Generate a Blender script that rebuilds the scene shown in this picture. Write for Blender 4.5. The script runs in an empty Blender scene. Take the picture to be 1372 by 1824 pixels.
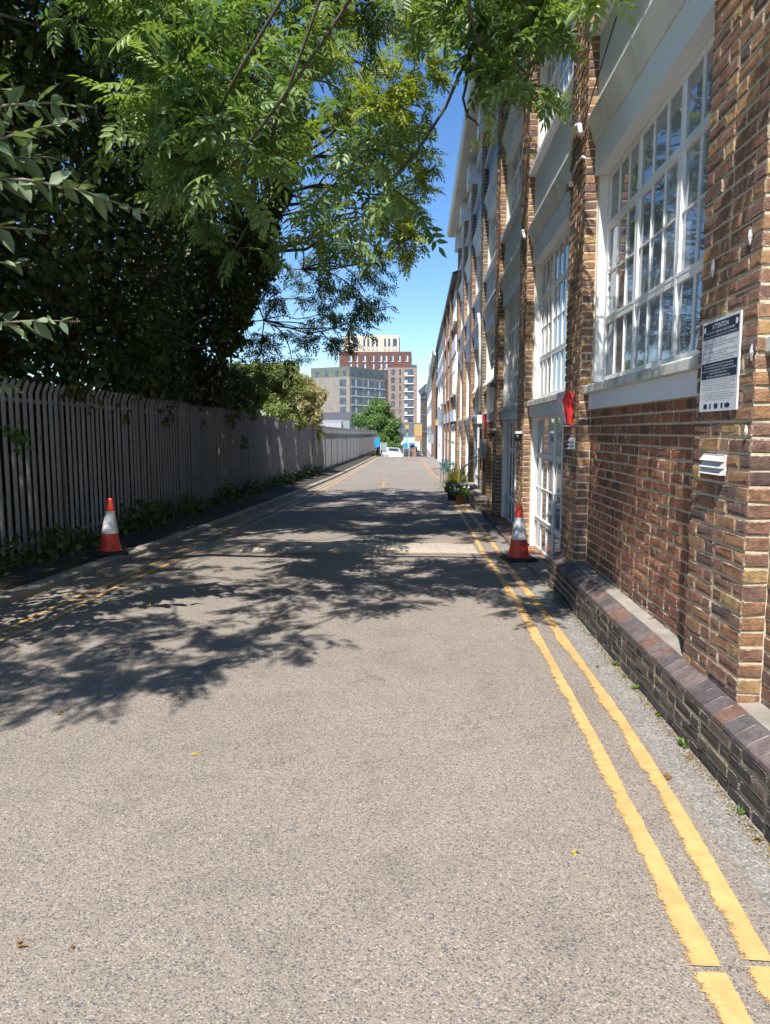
import bpy, math, random
import numpy as np
R = math.radians
rnd = random.Random(7)
rng = np.random.default_rng(7)
S = bpy.context.scene
COL = S.collection

# ------------------------------------------------------------------ camera, world, sun
FPX = 1270.0
PITCH = math.atan(144 / FPX)
YAW = math.atan(59 * math.cos(PITCH) / FPX)
cd = bpy.data.cameras.new("camera")
cam = bpy.data.objects.new("camera", cd)
COL.objects.link(cam)
cam.location = (0, 0, 1.6)
cam.rotation_euler = (R(90) - PITCH, 0, YAW)
cd.sensor_fit = 'VERTICAL'
cd.sensor_height = 24
cd.lens = FPX / 1824 * 24
cd.clip_start = 0.05
cd.clip_end = 5000
S.camera = cam

SUN = np.array([-0.140, -0.515, 0.846]); SUN /= np.linalg.norm(SUN)
w = bpy.data.worlds.new("World"); S.world = w; w.use_nodes = True
nt = w.node_tree; bg = nt.nodes["Background"]
sky = nt.nodes.new("ShaderNodeTexSky"); sky.sky_type = 'NISHITA'; sky.sun_disc = False
sky.sun_elevation = math.asin(SUN[2]); sky.sun_rotation = R(180 + 13)
sky.altitude = 0; sky.air_density = 1.0; sky.dust_density = 0.1; sky.ozone_density = 4
hs = nt.nodes.new('ShaderNodeHueSaturation'); hs.inputs['Saturation'].default_value = 1.18; hs.inputs['Value'].default_value = 0.95; hs.inputs['Hue'].default_value = 0.503
nt.links.new(sky.outputs[0], hs.inputs['Color']); nt.links.new(hs.outputs[0], bg.inputs[0]); bg.inputs[1].default_value = 0.115
ld = bpy.data.lights.new("sun", 'SUN'); ld.energy = 4.6; ld.angle = R(0.42); ld.color = (1, 0.955, 0.89)
lo = bpy.data.objects.new("sun", ld); COL.objects.link(lo)
from mathutils import Vector
lo.rotation_euler = Vector(-SUN).to_track_quat('-Z', 'Y').to_euler()
S.view_settings.view_transform = 'Standard'; S.view_settings.look = 'None'
S.view_settings.exposure = 0.88; S.view_settings.gamma = 1
S.render.engine = 'CYCLES'
S.cycles.max_bounces = 6; S.cycles.diffuse_bounces = 3; S.cycles.glossy_bounces = 3
S.cycles.transmission_bounces = 3; S.cycles.transparent_max_bounces = 8
S.cycles.use_adaptive_sampling = True; S.cycles.adaptive_threshold = 0.02
S.cycles.use_denoising = True

# ------------------------------------------------------------------ ray helpers (pixel of the 1372x1824 photo -> point in the world)
_c, _s, _cp, _sp = math.cos(YAW), math.sin(YAW), math.cos(PITCH), math.sin(PITCH)
FW = np.array([-_s * _cp, _c * _cp, -_sp]); RT = np.array([_c, _s, 0.0]); UP = np.cross(RT, FW)
C0 = np.array([0, 0, 1.6])
def ray(px, py): return FW * FPX + RT * (px - 686) + UP * (912 - py)
def at(px, py, y):
    d = ray(px, py); return C0 + d * (y / d[1])
def atx(px, py, x):
    d = ray(px, py); return C0 + d * (x / d[0])
GP = [(-60, 0), (6, 0), (10, -.06), (15, -.14), (20, -.22), (30, -.36), (40, -.45), (50, -.52), (62, -.6),
      (72, -1.0), (85, -1.8), (110, -3), (150, -4), (3000, -4)]
GX = [a for a, b in GP]; GZ = [b for a, b in GP]
def g(y): return float(np.interp(y, GX, GZ))
def gr(px, py):
    d = ray(px, py); lo_, hi = 0.0005, 0.2
    f = lambda t: C0[2] + d[2] * t - g(C0[1] + d[1] * t)
    for i in range(50):
        m = (lo_ + hi) / 2
        if f(m) > 0: lo_ = m
        else: hi = m
    return C0 + d * lo_

# ------------------------------------------------------------------ material helpers
def newmat(name):
    m = bpy.data.materials.new(name); m.use_nodes = True
    nt = m.node_tree; b = nt.nodes["Principled BSDF"]
    return m, nt, b
def N(nt, t, **kw):
    n = nt.nodes.new(t)
    for k, v in kw.items():
        if k in ('operation', 'blend_type', 'data_type', 'feature', 'distance', 'attribute_name', 'noise_dimensions', 'voronoi_dimensions', 'interpolation_type', 'clamp'):
            setattr(n, k, v)
        else: n.inputs[k].default_value = v
    return n
def L(nt, a, b): nt.links.new(a, b)
def ramp(nt, src, stops, interp='LINEAR'):
    r = nt.nodes.new("ShaderNodeValToRGB"); r.color_ramp.interpolation = interp
    e = r.color_ramp.elements
    while len(e) < len(stops): e.new(0.5)
    for i, (p, c) in enumerate(stops):
        e[i].position = p; e[i].color = (*c, 1) if len(c) == 3 else c
    L(nt, src, r.inputs[0]); return r.outputs[0]
def coord(nt, scale=(1, 1, 1)):
    t = nt.nodes.new("ShaderNodeTexCoord"); mp = nt.nodes.new("ShaderNodeMapping")
    mp.inputs['Scale'].default_value = scale
    gme = nt.nodes.new("ShaderNodeNewGeometry")
    L(nt, gme.outputs['Position'], mp.inputs[0]); return mp.outputs[0]
def noise(nt, co, scale, detail=4, rough=.55):
    n = nt.nodes.new("ShaderNodeTexNoise"); n.inputs['Scale'].default_value = scale
    n.inputs['Detail'].default_value = detail; n.inputs['Roughness'].default_value = rough
    L(nt, co, n.inputs['Vector']); return n.outputs['Fac']
def mixc(nt, fac, a, b, bt='MIX'):
    m = nt.nodes.new("ShaderNodeMix"); m.data_type = 'RGBA'; m.blend_type = bt
    if isinstance(fac, float): m.inputs[0].default_value = fac
    else: L(nt, fac, m.inputs[0])
    for i, v in ((6, a), (7, b)):
        if isinstance(v, tuple): m.inputs[i].default_value = (*v, 1)
        else: L(nt, v, m.inputs[i])
    return m.outputs[2]
def bump(nt, h, b, strength=.5, dist=.01):
    n = nt.nodes.new("ShaderNodeBump"); n.inputs['Strength'].default_value = strength
    n.inputs['Distance'].default_value = dist; L(nt, h, n.inputs['Height']); L(nt, n.outputs[0], b.inputs['Normal'])
def math_(nt, op, a, b=None):
    n = nt.nodes.new("ShaderNodeMath"); n.operation = op
    for i, v in enumerate((a, b)):
        if v is None: continue
        if isinstance(v, (int, float)): n.inputs[i].default_value = v
        else: L(nt, v, n.inputs[i])
    return n.outputs[0]

def weathered(name, col, dirt=(.12, .1, .08), amount=.35, rough=.6, scale=3.0, bumpd=.002, metallic=0, streak=False):
    m, nt, b = newmat(name); co = coord(nt); 
    if streak: co2 = coord(nt, (1, 1, .15))
    else: co2 = co
    n1 = noise(nt, co2, scale, 6, .6)
    f = ramp(nt, n1, [(.42, (0, 0, 0)), (.72, (amount,) * 3)])
    base = mixc(nt, f, col, dirt)
    n2 = noise(nt, co, scale * 30, 3)
    base = mixc(nt, .22, base, ramp(nt, n2, [(.3, (.35, .35, .35)), (.7, (1, 1, 1))]), 'MULTIPLY')
    L(nt, base, b.inputs['Base Color']); b.inputs['Roughness'].default_value = rough
    b.inputs['Metallic'].default_value = metallic
    bump(nt, n2, b, .5, bumpd)
    return m

# bricks laid one by one: colour per brick from the 'tone' attribute
def brick_mat(name, stops, sat=1.0):
    m, nt, b = newmat(name); co = coord(nt)
    a = nt.nodes.new("ShaderNodeAttribute"); a.attribute_name = 'tone'
    base = ramp(nt, a.outputs['Fac'], stops)
    n1 = noise(nt, co, 28, 6, .7); n2 = noise(nt, co, 120, 4, .7); n3 = noise(nt, co, 1.1, 3)
    base = mixc(nt, ramp(nt, n1, [(.42, (0, 0, 0)), (.72, (.7, .7, .7))]), base, (.07, .05, .048))
    base = mixc(nt, ramp(nt, n2, [(.6, (0, 0, 0)), (.78, (.5, .5, .5))]), base, (.36, .27, .18))
    st_ = noise(nt, coord(nt, (1, 1, .12)), 7, 4, .6)
    base = mixc(nt, .55, base, ramp(nt, st_, [(.34, (.52, .48, .46)), (.6, (1, 1, 1))]), 'MULTIPLY')
    if name == 'brick_dark':
        mo = noise(nt, co, 5, 6, .75); base = mixc(nt, ramp(nt, mo, [(.60, (0, 0, 0)), (.70, (.7, .7, .7))]), base, (.20, .13, .06))
        base = mixc(nt, ramp(nt, noise(nt, co, 9, 5, .7), [(.60, (0, 0, 0)), (.7, (.6, .6, .6))]), base, (.06, .075, .035))
    base = mixc(nt, .45, base, ramp(nt, n3, [(.3, (.62, .60, .59)), (.65, (1, 1, 1))]), 'MULTIPLY')
    ea = nt.nodes.new("ShaderNodeAttribute"); ea.attribute_name = 'edge'
    n5 = noise(nt, co, 55, 5, .7); n6 = noise(nt, co, 6, 3, .6)
    em = math_(nt, 'ADD', .14, math_(nt, 'ADD', ea.outputs['Fac'], math_(nt, 'ADD', math_(nt, 'MULTIPLY', math_(nt, 'SUBTRACT', n5, .5), 1.3), math_(nt, 'MULTIPLY', math_(nt, 'SUBTRACT', n6, .5), 1.0))))
    base = mixc(nt, ramp(nt, em, [(.0, (1, 1, 1)), (.12, (0, 0, 0))]), base, (.28, .24, .18) if name == 'brick_dark' else (.50, .42, .30))
    L(nt, base, b.inputs['Base Color']); b.inputs['Roughness'].default_value = .85
    b.inputs['Specular IOR Level'].default_value = .3
    h = math_(nt, 'ADD', math_(nt, 'MULTIPLY', n1, .7), math_(nt, 'MULTIPLY', n2, 1.0))
    bump(nt, h, b, 1, .012)
    return m
BR_STOPS = [(0, (.20, .135, .12)), (.2, (.30, .18, .14)), (.45, (.39, .215, .14)), (.65, (.49, .275, .15)), (.85, (.58, .34, .16)), (1, (.64, .45, .20))]
OR_STOPS = [(0, (.40, .19, .10)), (.5, (.50, .25, .12)), (1, (.56, .31, .16))]
GY_STOPS = [(0, (.18, .15, .12)), (.5, (.28, .23, .17)), (1, (.38, .29, .19))]
DK_STOPS = [(0, (.06, .056, .058)), (.5, (.11, .098, .09)), (1, (.19, .15, .12))]
RD_STOPS = [(0, (.22, .11, .085)), (.4, (.40, .175, .105)), (.8, (.54, .25, .13)), (1, (.56, .32, .16))]
PU_STOPS = [(0, (.15, .135, .145)), (.35, (.22, .185, .19)), (.7, (.28, .20, .185)), (1, (.31, .18, .14))]
M = {}
M['brick'] = brick_mat('brick', BR_STOPS)
M['brick_orange'] = brick_mat('brick_orange', OR_STOPS)
M['brick_grey'] = brick_mat('brick_grey', GY_STOPS)
M['brick_dark'] = brick_mat('brick_dark', DK_STOPS)
M['brick_red'] = brick_mat('brick_red', RD_STOPS)
M['brick_purple'] = brick_mat('brick_purple', PU_STOPS)
def mortar(nm='mortar', k=1.0):
    m, nt, b = newmat(nm); co = coord(nt)
    n1 = noise(nt, co, 40, 5, .7); n2 = noise(nt, co, 2.5, 4)
    base = ramp(nt, n1, [(.3, (.46 * k, .38 * k, .26 * k)), (.7, (.69 * k, .60 * k, .43 * k))])
    base = mixc(nt, ramp(nt, n2, [(.52, (0, 0, 0)), (.75, (.5, .5, .5))]), base, (.22, .19, .15))
    L(nt, base, b.inputs['Base Color']); b.inputs['Roughness'].default_value = .95
    bump(nt, n1, b, .9, .006); return m
M['mortar'] = mortar(); M['mortar_dirty'] = mortar('dirty_mortar', .75)
# brick texture for buildings a long way off
def far_brick(name, c1, c2, mort, scale=1.0, dark=.3):
    m, nt, b = newmat(name)
    ge = nt.nodes.new("ShaderNodeNewGeometry"); sx = nt.nodes.new("ShaderNodeSeparateXYZ"); L(nt, ge.outputs['Position'], sx.inputs[0])
    sn = nt.nodes.new("ShaderNodeSeparateXYZ"); L(nt, ge.outputs['True Normal'], sn.inputs[0])
    k = math_(nt, 'GREATER_THAN', math_(nt, 'ABSOLUTE', sn.outputs[0]), .7)
    mx = nt.nodes.new("ShaderNodeMix"); mx.data_type = 'FLOAT'; L(nt, k, mx.inputs[0]); L(nt, sx.outputs[0], mx.inputs[2]); L(nt, sx.outputs[1], mx.inputs[3])
    cb = nt.nodes.new("ShaderNodeCombineXYZ"); L(nt, mx.outputs[0], cb.inputs[0]); L(nt, sx.outputs[2], cb.inputs[1])
    bt = nt.nodes.new("ShaderNodeTexBrick"); L(nt, cb.outputs[0], bt.inputs['Vector'])
    bt.inputs['Scale'].default_value = 1; bt.inputs['Brick Width'].default_value = .225 * scale; bt.inputs['Row Height'].default_value = .075 * scale
    bt.inputs['Mortar Size'].default_value = .007 * scale
    bt.inputs['Color1'].default_value = (*c1, 1); bt.inputs['Color2'].default_value = (*c2, 1); bt.inputs['Mortar'].default_value = (*mort, 1)
    n3 = noise(nt, ge.outputs['Position'], .9, 5)
    base = mixc(nt, .6, bt.outputs['Color'], ramp(nt, n3, [(.3, (dark + .2,) * 3), (.7, (1, 1, 1))]), 'MULTIPLY')
    L(nt, base, b.inputs['Base Color']); b.inputs['Roughness'].default_value = .9
    return m
M['fb_brown'] = far_brick('stock_brick', (.30, .15, .07), (.14, .075, .05), (.38, .31, .22))
M['fb_dark'] = far_brick('sooty_brick', (.15, .08, .05), (.08, .05, .045), (.22, .18, .14))
M['fb_red'] = far_brick('maroon_brick', (.19, .085, .07), (.14, .066, .058), (.2, .1, .08), 1.4)
M['fb_pink'] = far_brick('buff_pink_brick', (.40, .29, .235), (.33, .24, .19), (.4, .3, .25), 1.4)
M['fb_taupe'] = far_brick('taupe_brick', (.37, .32, .275), (.30, .26, .225), (.38, .33, .28), 1.4)
M['fb_cream'] = far_brick('cream_brick', (.70, .61, .47), (.62, .53, .40), (.6, .52, .4), 1.4, .6)
M['fb_green'] = weathered('grey_green_cladding', (.17, .19, .155), (.08, .1, .07), .4, .6, .6)
M['white_paint'] = weathered('white_paint', (.90, .90, .89), (.35, .31, .26), .35, .45, 2.2, .0008)
M['fascia'] = weathered('pale_blue_render', (.80, .85, .90), (.5, .5, .5), .25, .8, 1.6, .0012, streak=True)
M['stonesill'] = weathered('worn_painted_sill', (.72, .72, .67), (.15, .16, .11), .75, .8, 6, .004)
M['cornice'] = weathered('stained_cornice', (.80, .79, .76), (.36, .34, .28), .45, .85, 4, .003, streak=True)
def rough_render():
    m, nt, b = newmat('roughcast_render'); co = coord(nt)
    n1 = noise(nt, co, 170, 3, .7); n2 = noise(nt, co, 1.3, 4)
    base = ramp(nt, n2, [(.35, (.70, .72, .75)), (.7, (.80, .82, .84))])
    L(nt, base, b.inputs['Base Color']); b.inputs['Roughness'].default_value = .95
    bump(nt, n1, b, 1, .008); return m
M['roughcast'] = rough_render()
M['blue_render'] = weathered('patterned_blue_panel', (.22, .36, .46), (.4, .45, .5), .6, .7, 14, .004)
M['soffit'] = weathered('cream_soffit', (.62, .58, .52), (.35, .32, .28), .5, .85, 1.5)
M['slate'] = weathered('slate', (.07, .07, .08), (.14, .13, .12), .5, .7, 3)
M['pipe_white'] = weathered('white_plastic_pipe', (.74, .74, .72), (.3, .28, .24), .35, .4, 5)
M['pipe_dark'] = weathered('dark_iron_pipe', (.06, .065, .08), (.15, .12, .1), .4, .5, 5)
M['concrete'] = weathered('concrete', (.33, .30, .26), (.12, .11, .08), .6, .95, 5, .004)
M['galv'] = weathered('galvanised_steel', (.33, .33, .335), (.19, .175, .155), .5, .5, 7, .001, .3, streak=True)
M['post'] = weathered('rusty_post', (.13, .115, .10), (.10, .05, .03), .6, .6, 6, .001)
M['bark'] = weathered('bark', (.13, .105, .08), (.05, .05, .035), .8, .95, 9, .02)
M['bark_pale'] = weathered('pale_bark', (.30, .25, .19), (.12, .11, .08), .7, .9, 9, .01)
M['soil'] = weathered('soil', (.06, .05, .035), (.03, .03, .02), .7, 1, 9, .03)
M['plastic_dark'] = weathered('black_rubber', (.03, .03, .032), (.10, .09, .08), .5, .7, 9)
M['metal_box'] = weathered('grey_metal_box', (.33, .38, .38), (.15, .14, .12), .4, .5, 9)
M['plaster'] = weathered('white_plaster', (.72, .70, .66), (.4, .35, .3), .5, .9, 9, .004)
M['terrain'] = weathered('terrain_grass', (.07, .08, .04), (.1, .09, .06), .7, 1, .5, .05)
def plain(name, col, rough=.5, metallic=0, **kw):
    m, nt, b = newmat(name); b.inputs['Roughness'].default_value = rough; b.inputs['Metallic'].default_value = metallic
    co = coord(nt); n1 = noise(nt, co, 12, 4)
    L(nt, mixc(nt, .25, col, ramp(nt, n1, [(.3, (.55, .55, .55)), (.7, (1, 1, 1))]), 'MULTIPLY'), b.inputs['Base Color'])
    return m
M['red_plastic'] = plain('red_plastic', (.60, .03, .03), .35)
M['cone_red'] = weathered('cone_red', (.86, .075, .035), (.35, .05, .03), .25, .45, 14)
M['cone_white'] = weathered('cone_white', (.78, .78, .78), (.35, .33, .3), .6, .35, 18)
M['terracotta'] = weathered('terracotta_plastic', (.50, .10, .045), (.3, .12, .08), .4, .6, 9)
M['black_pot'] = plain('black_pot', (.03, .032, .035), .5)
M['teal'] = plain('teal_paint', (.03, .14, .14), .4)
M['navy'] = plain('navy_print', (.018, .028, .06), .5)
M['sign_white'] = plain('sign_white', (.72, .74, .78), .35)
M['print_white'] = plain('print_white', (.75, .77, .8), .5)
M['lamp_black'] = plain('lamp_black', (.02, .02, .02), .4)
M['blue_sign'] = plain('blue_sign', (.03, .33, .65), .4)
M['grey_sign'] = plain('grey_sign', (.30, .36, .38), .5)
M['yellow_board'] = plain('yellow_board', (.50, .36, .14), .6)
M['orange_board'] = plain('orange_board', (.45, .24, .14), .6)
M['mural_teal'] = plain('mural_teal', (.1, .45, .42), .6)
M['globe'] = plain('white_globe', (.85, .85, .85), .3)
M['car_white'] = plain('car_white', (.80, .81, .82), .2)
M['car_dark'] = plain('car_grey', (.10, .12, .14), .2, .4)
M['tyre'] = plain('tyre', (.02, .02, .02), .9)
M['timber'] = plain('pale_timber', (.42, .33, .18), .8)
M['curtain'] = plain('curtain', (.55, .55, .54), .9)
def glass(name='window_glass', dark=(.11, .12, .13), ior=2.3, rough=.015):
    m, nt, b = newmat(name); co = coord(nt)
    n1 = noise(nt, co, .9, 3)
    b.inputs['Roughness'].default_value = 1
    L(nt, ramp(nt, n1, [(.35, dark), (.7, tuple(min(1, c * 3.2 + .01) for c in dark))]), b.inputs['Base Color'])
    b.inputs['Specular IOR Level'].default_value = 0
    gl = N(nt, "ShaderNodeBsdfGlossy", Roughness=rough); gl.inputs[0].default_value = (.95, .97, 1, 1)
    nb = noise(nt, co, 1.7, 2); bp = nt.nodes.new("ShaderNodeBump"); bp.inputs['Strength'].default_value = .25; bp.inputs['Distance'].default_value = .01
    L(nt, nb, bp.inputs['Height']); L(nt, bp.outputs[0], gl.inputs['Normal'])
    fr = N(nt, "ShaderNodeFresnel", IOR=ior)
    mx = nt.nodes.new("ShaderNodeMixShader"); L(nt, fr.outputs[0], mx.inputs[0]); L(nt, b.outputs[0], mx.inputs[1]); L(nt, gl.outputs[0], mx.inputs[2])
    L(nt, mx.outputs[0], nt.nodes['Material Output'].inputs['Surface'])
    return m
M['glass'] = glass()
M['far_glass'] = glass('far_glass', (.03, .042, .06), 1.6, .05)

def asphalt():
    m, nt, b = newmat('asphalt'); co = coord(nt)
    v = N(nt, "ShaderNodeTexVoronoi", Scale=175.0, Randomness=1.0); L(nt, co, v.inputs['Vector'])
    v2 = N(nt, "ShaderNodeTexVoronoi", Scale=340.0, Randomness=1.0); L(nt, co, v2.inputs['Vector'])
    sc = nt.nodes.new("ShaderNodeSeparateColor"); L(nt, v.outputs['Color'], sc.inputs[0])
    sc2 = nt.nodes.new("ShaderNodeSeparateColor"); L(nt, v2.outputs['Color'], sc2.inputs[0])
    base = ramp(nt, sc.outputs[0], [(0, (.10, .10, .11)), (.13, (.17, .158, .148)), (.2, (.262, .226, .19)), (.8, (.312, .268, .225)), (.92, (.36, .315, .27)), (1, (.46, .42, .37))])
    fine = ramp(nt, sc2.outputs[1], [(0, (.7, .7, .7)), (.3, (.92, .92, .92)), (1, (1.08, 1.07, 1.06))])
    base = mixc(nt, .75, base, fine, 'MULTIPLY')
    gap = ramp(nt, v.outputs['Distance'], [(.35, (1, 1, 1)), (.8, (.78, .77, .76))])
    base = mixc(nt, .7, base, gap, 'MULTIPLY')
    big = noise(nt, co, .45, 5, .6); mid = noise(nt, co, 3.5, 5, .65)
    base = mixc(nt, .55, base, ramp(nt, big, [(.3, (.72, .72, .74)), (.7, (1.08, 1.06, 1.03))]), 'MULTIPLY')
    base = mixc(nt, .5, base, ramp(nt, mid, [(.28, (.66, .66, .67)), (.5, (1, 1, 1))]), 'MULTIPLY')
    vc = N(nt, "ShaderNodeTexVoronoi", Scale=62.0, Randomness=1.0); L(nt, co, vc.inputs['Vector']); scc = nt.nodes.new("ShaderNodeSeparateColor"); L(nt, vc.outputs['Color'], scc.inputs[0])
    chip = math_(nt, 'MULTIPLY', math_(nt, 'LESS_THAN', vc.outputs['Distance'], .30), math_(nt, 'LESS_THAN', scc.outputs[0], .22))
    base = mixc(nt, math_(nt, 'MULTIPLY', chip, .8), base, (.10, .10, .115))
    chip2 = math_(nt, 'MULTIPLY', math_(nt, 'LESS_THAN', vc.outputs['Distance'], .26), math_(nt, 'GREATER_THAN', scc.outputs[0], .93))
    base = mixc(nt, math_(nt, 'MULTIPLY', chip2, .35), base, (.50, .46, .40))
    # older, coarser and greyer strip between the yellow lines and the wall
    sx = nt.nodes.new("ShaderNodeSeparateXYZ"); L(nt, co, sx.inputs[0])
    e = math_(nt, 'ADD', sx.outputs[0], math_(nt, 'MULTIPLY', math_(nt, 'SUBTRACT', noise(nt, co, 6, 3), .5), .08))
    edge = math_(nt, 'GREATER_THAN', e, 1.19)
    vg = N(nt, "ShaderNodeTexVoronoi", Scale=120.0, Randomness=1.0); L(nt, co, vg.inputs['Vector'])
    sg = nt.nodes.new("ShaderNodeSeparateColor"); L(nt, vg.outputs['Color'], sg.inputs[0])
    old = ramp(nt, sg.outputs[0], [(0, (.13, .123, .118)), (.3, (.20, .187, .172)), (.7, (.26, .243, .222)), (1, (.36, .34, .315))])
    old = mixc(nt, .7, old, ramp(nt, noise(nt, co, 5, 6, .7), [(.25, (.72, .70, .68)), (.65, (1.08, 1.08, 1.06))]), 'MULTIPLY')
    base = mixc(nt, edge, base, old)
    cw = nt.nodes.new("ShaderNodeVectorMath"); cw.operation = 'ADD'; nz = nt.nodes.new("ShaderNodeTexNoise"); nz.inputs['Scale'].default_value = 2.2; nz.inputs['Detail'].default_value = 6; L(nt, co, nz.inputs['Vector']); L(nt, co, cw.inputs[0]); L(nt, nz.outputs['Color'], cw.inputs[1])
    vk = N(nt, "ShaderNodeTexVoronoi", Scale=.42, Randomness=1.0, feature='DISTANCE_TO_EDGE'); L(nt, cw.outputs[0], vk.inputs['Vector'])
    ck = math_(nt, 'MULTIPLY', math_(nt, 'LESS_THAN', vk.outputs['Distance'], .0022), math_(nt, 'GREATER_THAN', noise(nt, co, .8, 3), .5))
    base = mixc(nt, math_(nt, 'MULTIPLY', ck, .35), base, (.07, .065, .06))
    # dark repair near the crest side and oil drips
    dr = noise(nt, co, 9, 2, .4)
    base = mixc(nt, ramp(nt, dr, [(.78, (0, 0, 0)), (.83, (.6, .6, .6))]), base, (.06, .05, .045))
    L(nt, base, b.inputs['Base Color']); b.inputs['Roughness'].default_value = .82; b.inputs['Specular IOR Level'].default_value = .35
    h = math_(nt, 'ADD', math_(nt, 'MULTIPLY', v.outputs['Distance'], -1.0), math_(nt, 'MULTIPLY', sg.outputs[1], .4))
    bump(nt, h, b, .55, .004)
    return m
M['asphalt'] = asphalt()
def patch_mat(name, dark):
    m, nt, b = newmat(name); co = coord(nt)
    v = N(nt, "ShaderNodeTexVoronoi", Scale=120.0); L(nt, co, v.inputs['Vector'])
    sc = nt.nodes.new("ShaderNodeSeparateColor"); L(nt, v.outputs['Color'], sc.inputs[0])
    L(nt, ramp(nt, sc.outputs[0], [(0, tuple(c * .5 for c in dark)), (1, tuple(c * 1.5 for c in dark))]), b.inputs['Base Color'])
    b.inputs['Roughness'].default_value = .85; return m
M['patch'] = patch_mat('asphalt_patch', (.13, .12, .115))
M['ramp_asphalt'] = patch_mat('ramp_concrete', (.36, .31, .25))
M['cobble'] = far_brick('block_paving', (.26, .2, .17), (.18, .15, .14), (.12, .1, .09), 1.5)
def line_mat(name, col, wear=.5, half=None):
    m, nt, b = newmat(name); co = coord(nt)
    n1 = math_(nt, 'ADD', math_(nt, 'MULTIPLY', noise(nt, co, 20, 6, .8), .45), math_(nt, 'MULTIPLY', noise(nt, co, 170, 4, .8), .55)); n2 = noise(nt, co, 1.6, 5, .7); n3 = noise(nt, co, 14, 4)
    a = nt.nodes.new("ShaderNodeAttribute"); a.attribute_name = 'tone'   # 0 on the worn edge, 1 inside
    e = math_(nt, 'ADD', a.outputs['Fac'], math_(nt, 'MULTIPLY', math_(nt, 'SUBTRACT', n1, .5), 4.2))
    e = math_(nt, 'ADD', e, math_(nt, 'MULTIPLY', math_(nt, 'SUBTRACT', n2, .5), 2.6))
    vis = ramp(nt, e, [(wear - .03, (0, 0, 0)), (wear + .03, (1, 1, 1))])
    base = mixc(nt, .8, col, ramp(nt, n3, [(.3, (.78, .74, .70)), (.7, (1.05, 1.03, 1))]), 'MULTIPLY')
    base = mixc(nt, .6, base, ramp(nt, noise(nt, co, 1.3, 5, .7), [(.35, (.72, .70, .72)), (.65, (1.05, 1.05, 1.05))]), 'MULTIPLY')
    vs_ = N(nt, "ShaderNodeTexVoronoi", Scale=150.0); L(nt, co, vs_.inputs['Vector']); bump(nt, vs_.outputs['Distance'], b, .4, .003)
    base = mixc(nt, ramp(nt, n1, [(.62, (0, 0, 0)), (.74, (.55, .55, .55))]), base, (.25, .2, .15))
    L(nt, base, b.inputs['Base Color']); b.inputs['Roughness'].default_value = .6
    tr = nt.nodes.new("ShaderNodeBsdfTransparent"); mx = nt.nodes.new("ShaderNodeMixShader")
    L(nt, vis, mx.inputs[0]); L(nt, tr.outputs[0], mx.inputs[1]); L(nt, b.outputs[0], mx.inputs[2])
    L(nt, mx.outputs[0], nt.nodes['Material Output'].inputs['Surface'])
    return m
M['yellow'] = line_mat('yellow_road_paint', (.62, .40, .165), .38)
M['yellow_worn'] = line_mat('worn_yellow_paint', (.50, .33, .13), .6)
M['white_line'] = line_mat('worn_white_paint', (.55, .52, .47), .75)
def leaf_mat(name, dark, light, trans=.3, rough=.45, tcol=None):
    m, nt, b = newmat(name); co = coord(nt)
    a = nt.nodes.new("ShaderNodeAttribute"); a.attribute_name = 'tone'
    base = ramp(nt, a.outputs['Fac'], [(0, dark), (1, light)])
    L(nt, base, b.inputs['Base Color']); b.inputs['Roughness'].default_value = rough
    b.inputs['Specular IOR Level'].default_value = .35
    tr = nt.nodes.new("ShaderNodeBsdfTranslucent")
    L(nt, mixc(nt, 1.0, base, (1.5, 1.6, .6), 'MULTIPLY'), tr.inputs[0])
    mx = nt.nodes.new("ShaderNodeMixShader"); mx.inputs[0].default_value = trans
    L(nt, b.outputs[0], mx.inputs[1]); L(nt, tr.outputs[0], mx.inputs[2])
    L(nt, mx.outputs[0], nt.nodes['Material Output'].inputs['Surface'])
    return m
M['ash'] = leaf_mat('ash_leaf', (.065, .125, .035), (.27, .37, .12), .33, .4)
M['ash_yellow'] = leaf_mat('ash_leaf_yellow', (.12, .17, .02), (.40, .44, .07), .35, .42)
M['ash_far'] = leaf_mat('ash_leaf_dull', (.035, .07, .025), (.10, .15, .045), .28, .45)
M['ivy'] = leaf_mat('ivy_leaf', (.032, .052, .012), (.14, .18, .035), .15, .5)
M['shrubleaf'] = leaf_mat('shrub_leaf', (.09, .14, .03), (.33, .36, .12), .3, .5)
M['shrubtan'] = leaf_mat('dry_shrub_leaf', (.22, .20, .08), (.52, .45, .25), .3, .6)
M['farleaf'] = leaf_mat('round_tree_leaf', (.06, .12, .03), (.17, .28, .07), .25, .5)
M['budd'] = leaf_mat('butterfly_bush_leaf', (.09, .15, .07), (.26, .33, .20), .25, .55)
M['purple_leaf'] = leaf_mat('purple_leaf', (.05, .012, .02), (.11, .03, .045), .2, .5)
M['keys'] = leaf_mat('ash_keys', (.25, .28, .05), (.50, .50, .10), .35, .5)
M['spiky'] = leaf_mat('spiky_leaf', (.30, .28, .07), (.65, .55, .18), .3, .45)
M['flower'] = plain('white_petals', (.75, .73, .76), .8)
M['deadleaf'] = leaf_mat('fallen_leaf', (.18, .09, .03), (.45, .36, .06), .2, .7)
M['weed'] = leaf_mat('weed_leaf', (.07, .14, .025), (.15, .26, .05), .35, .5)
M['sign_edge'] = plain('sign_edge', (.62, .60, .55), .6)

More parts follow.
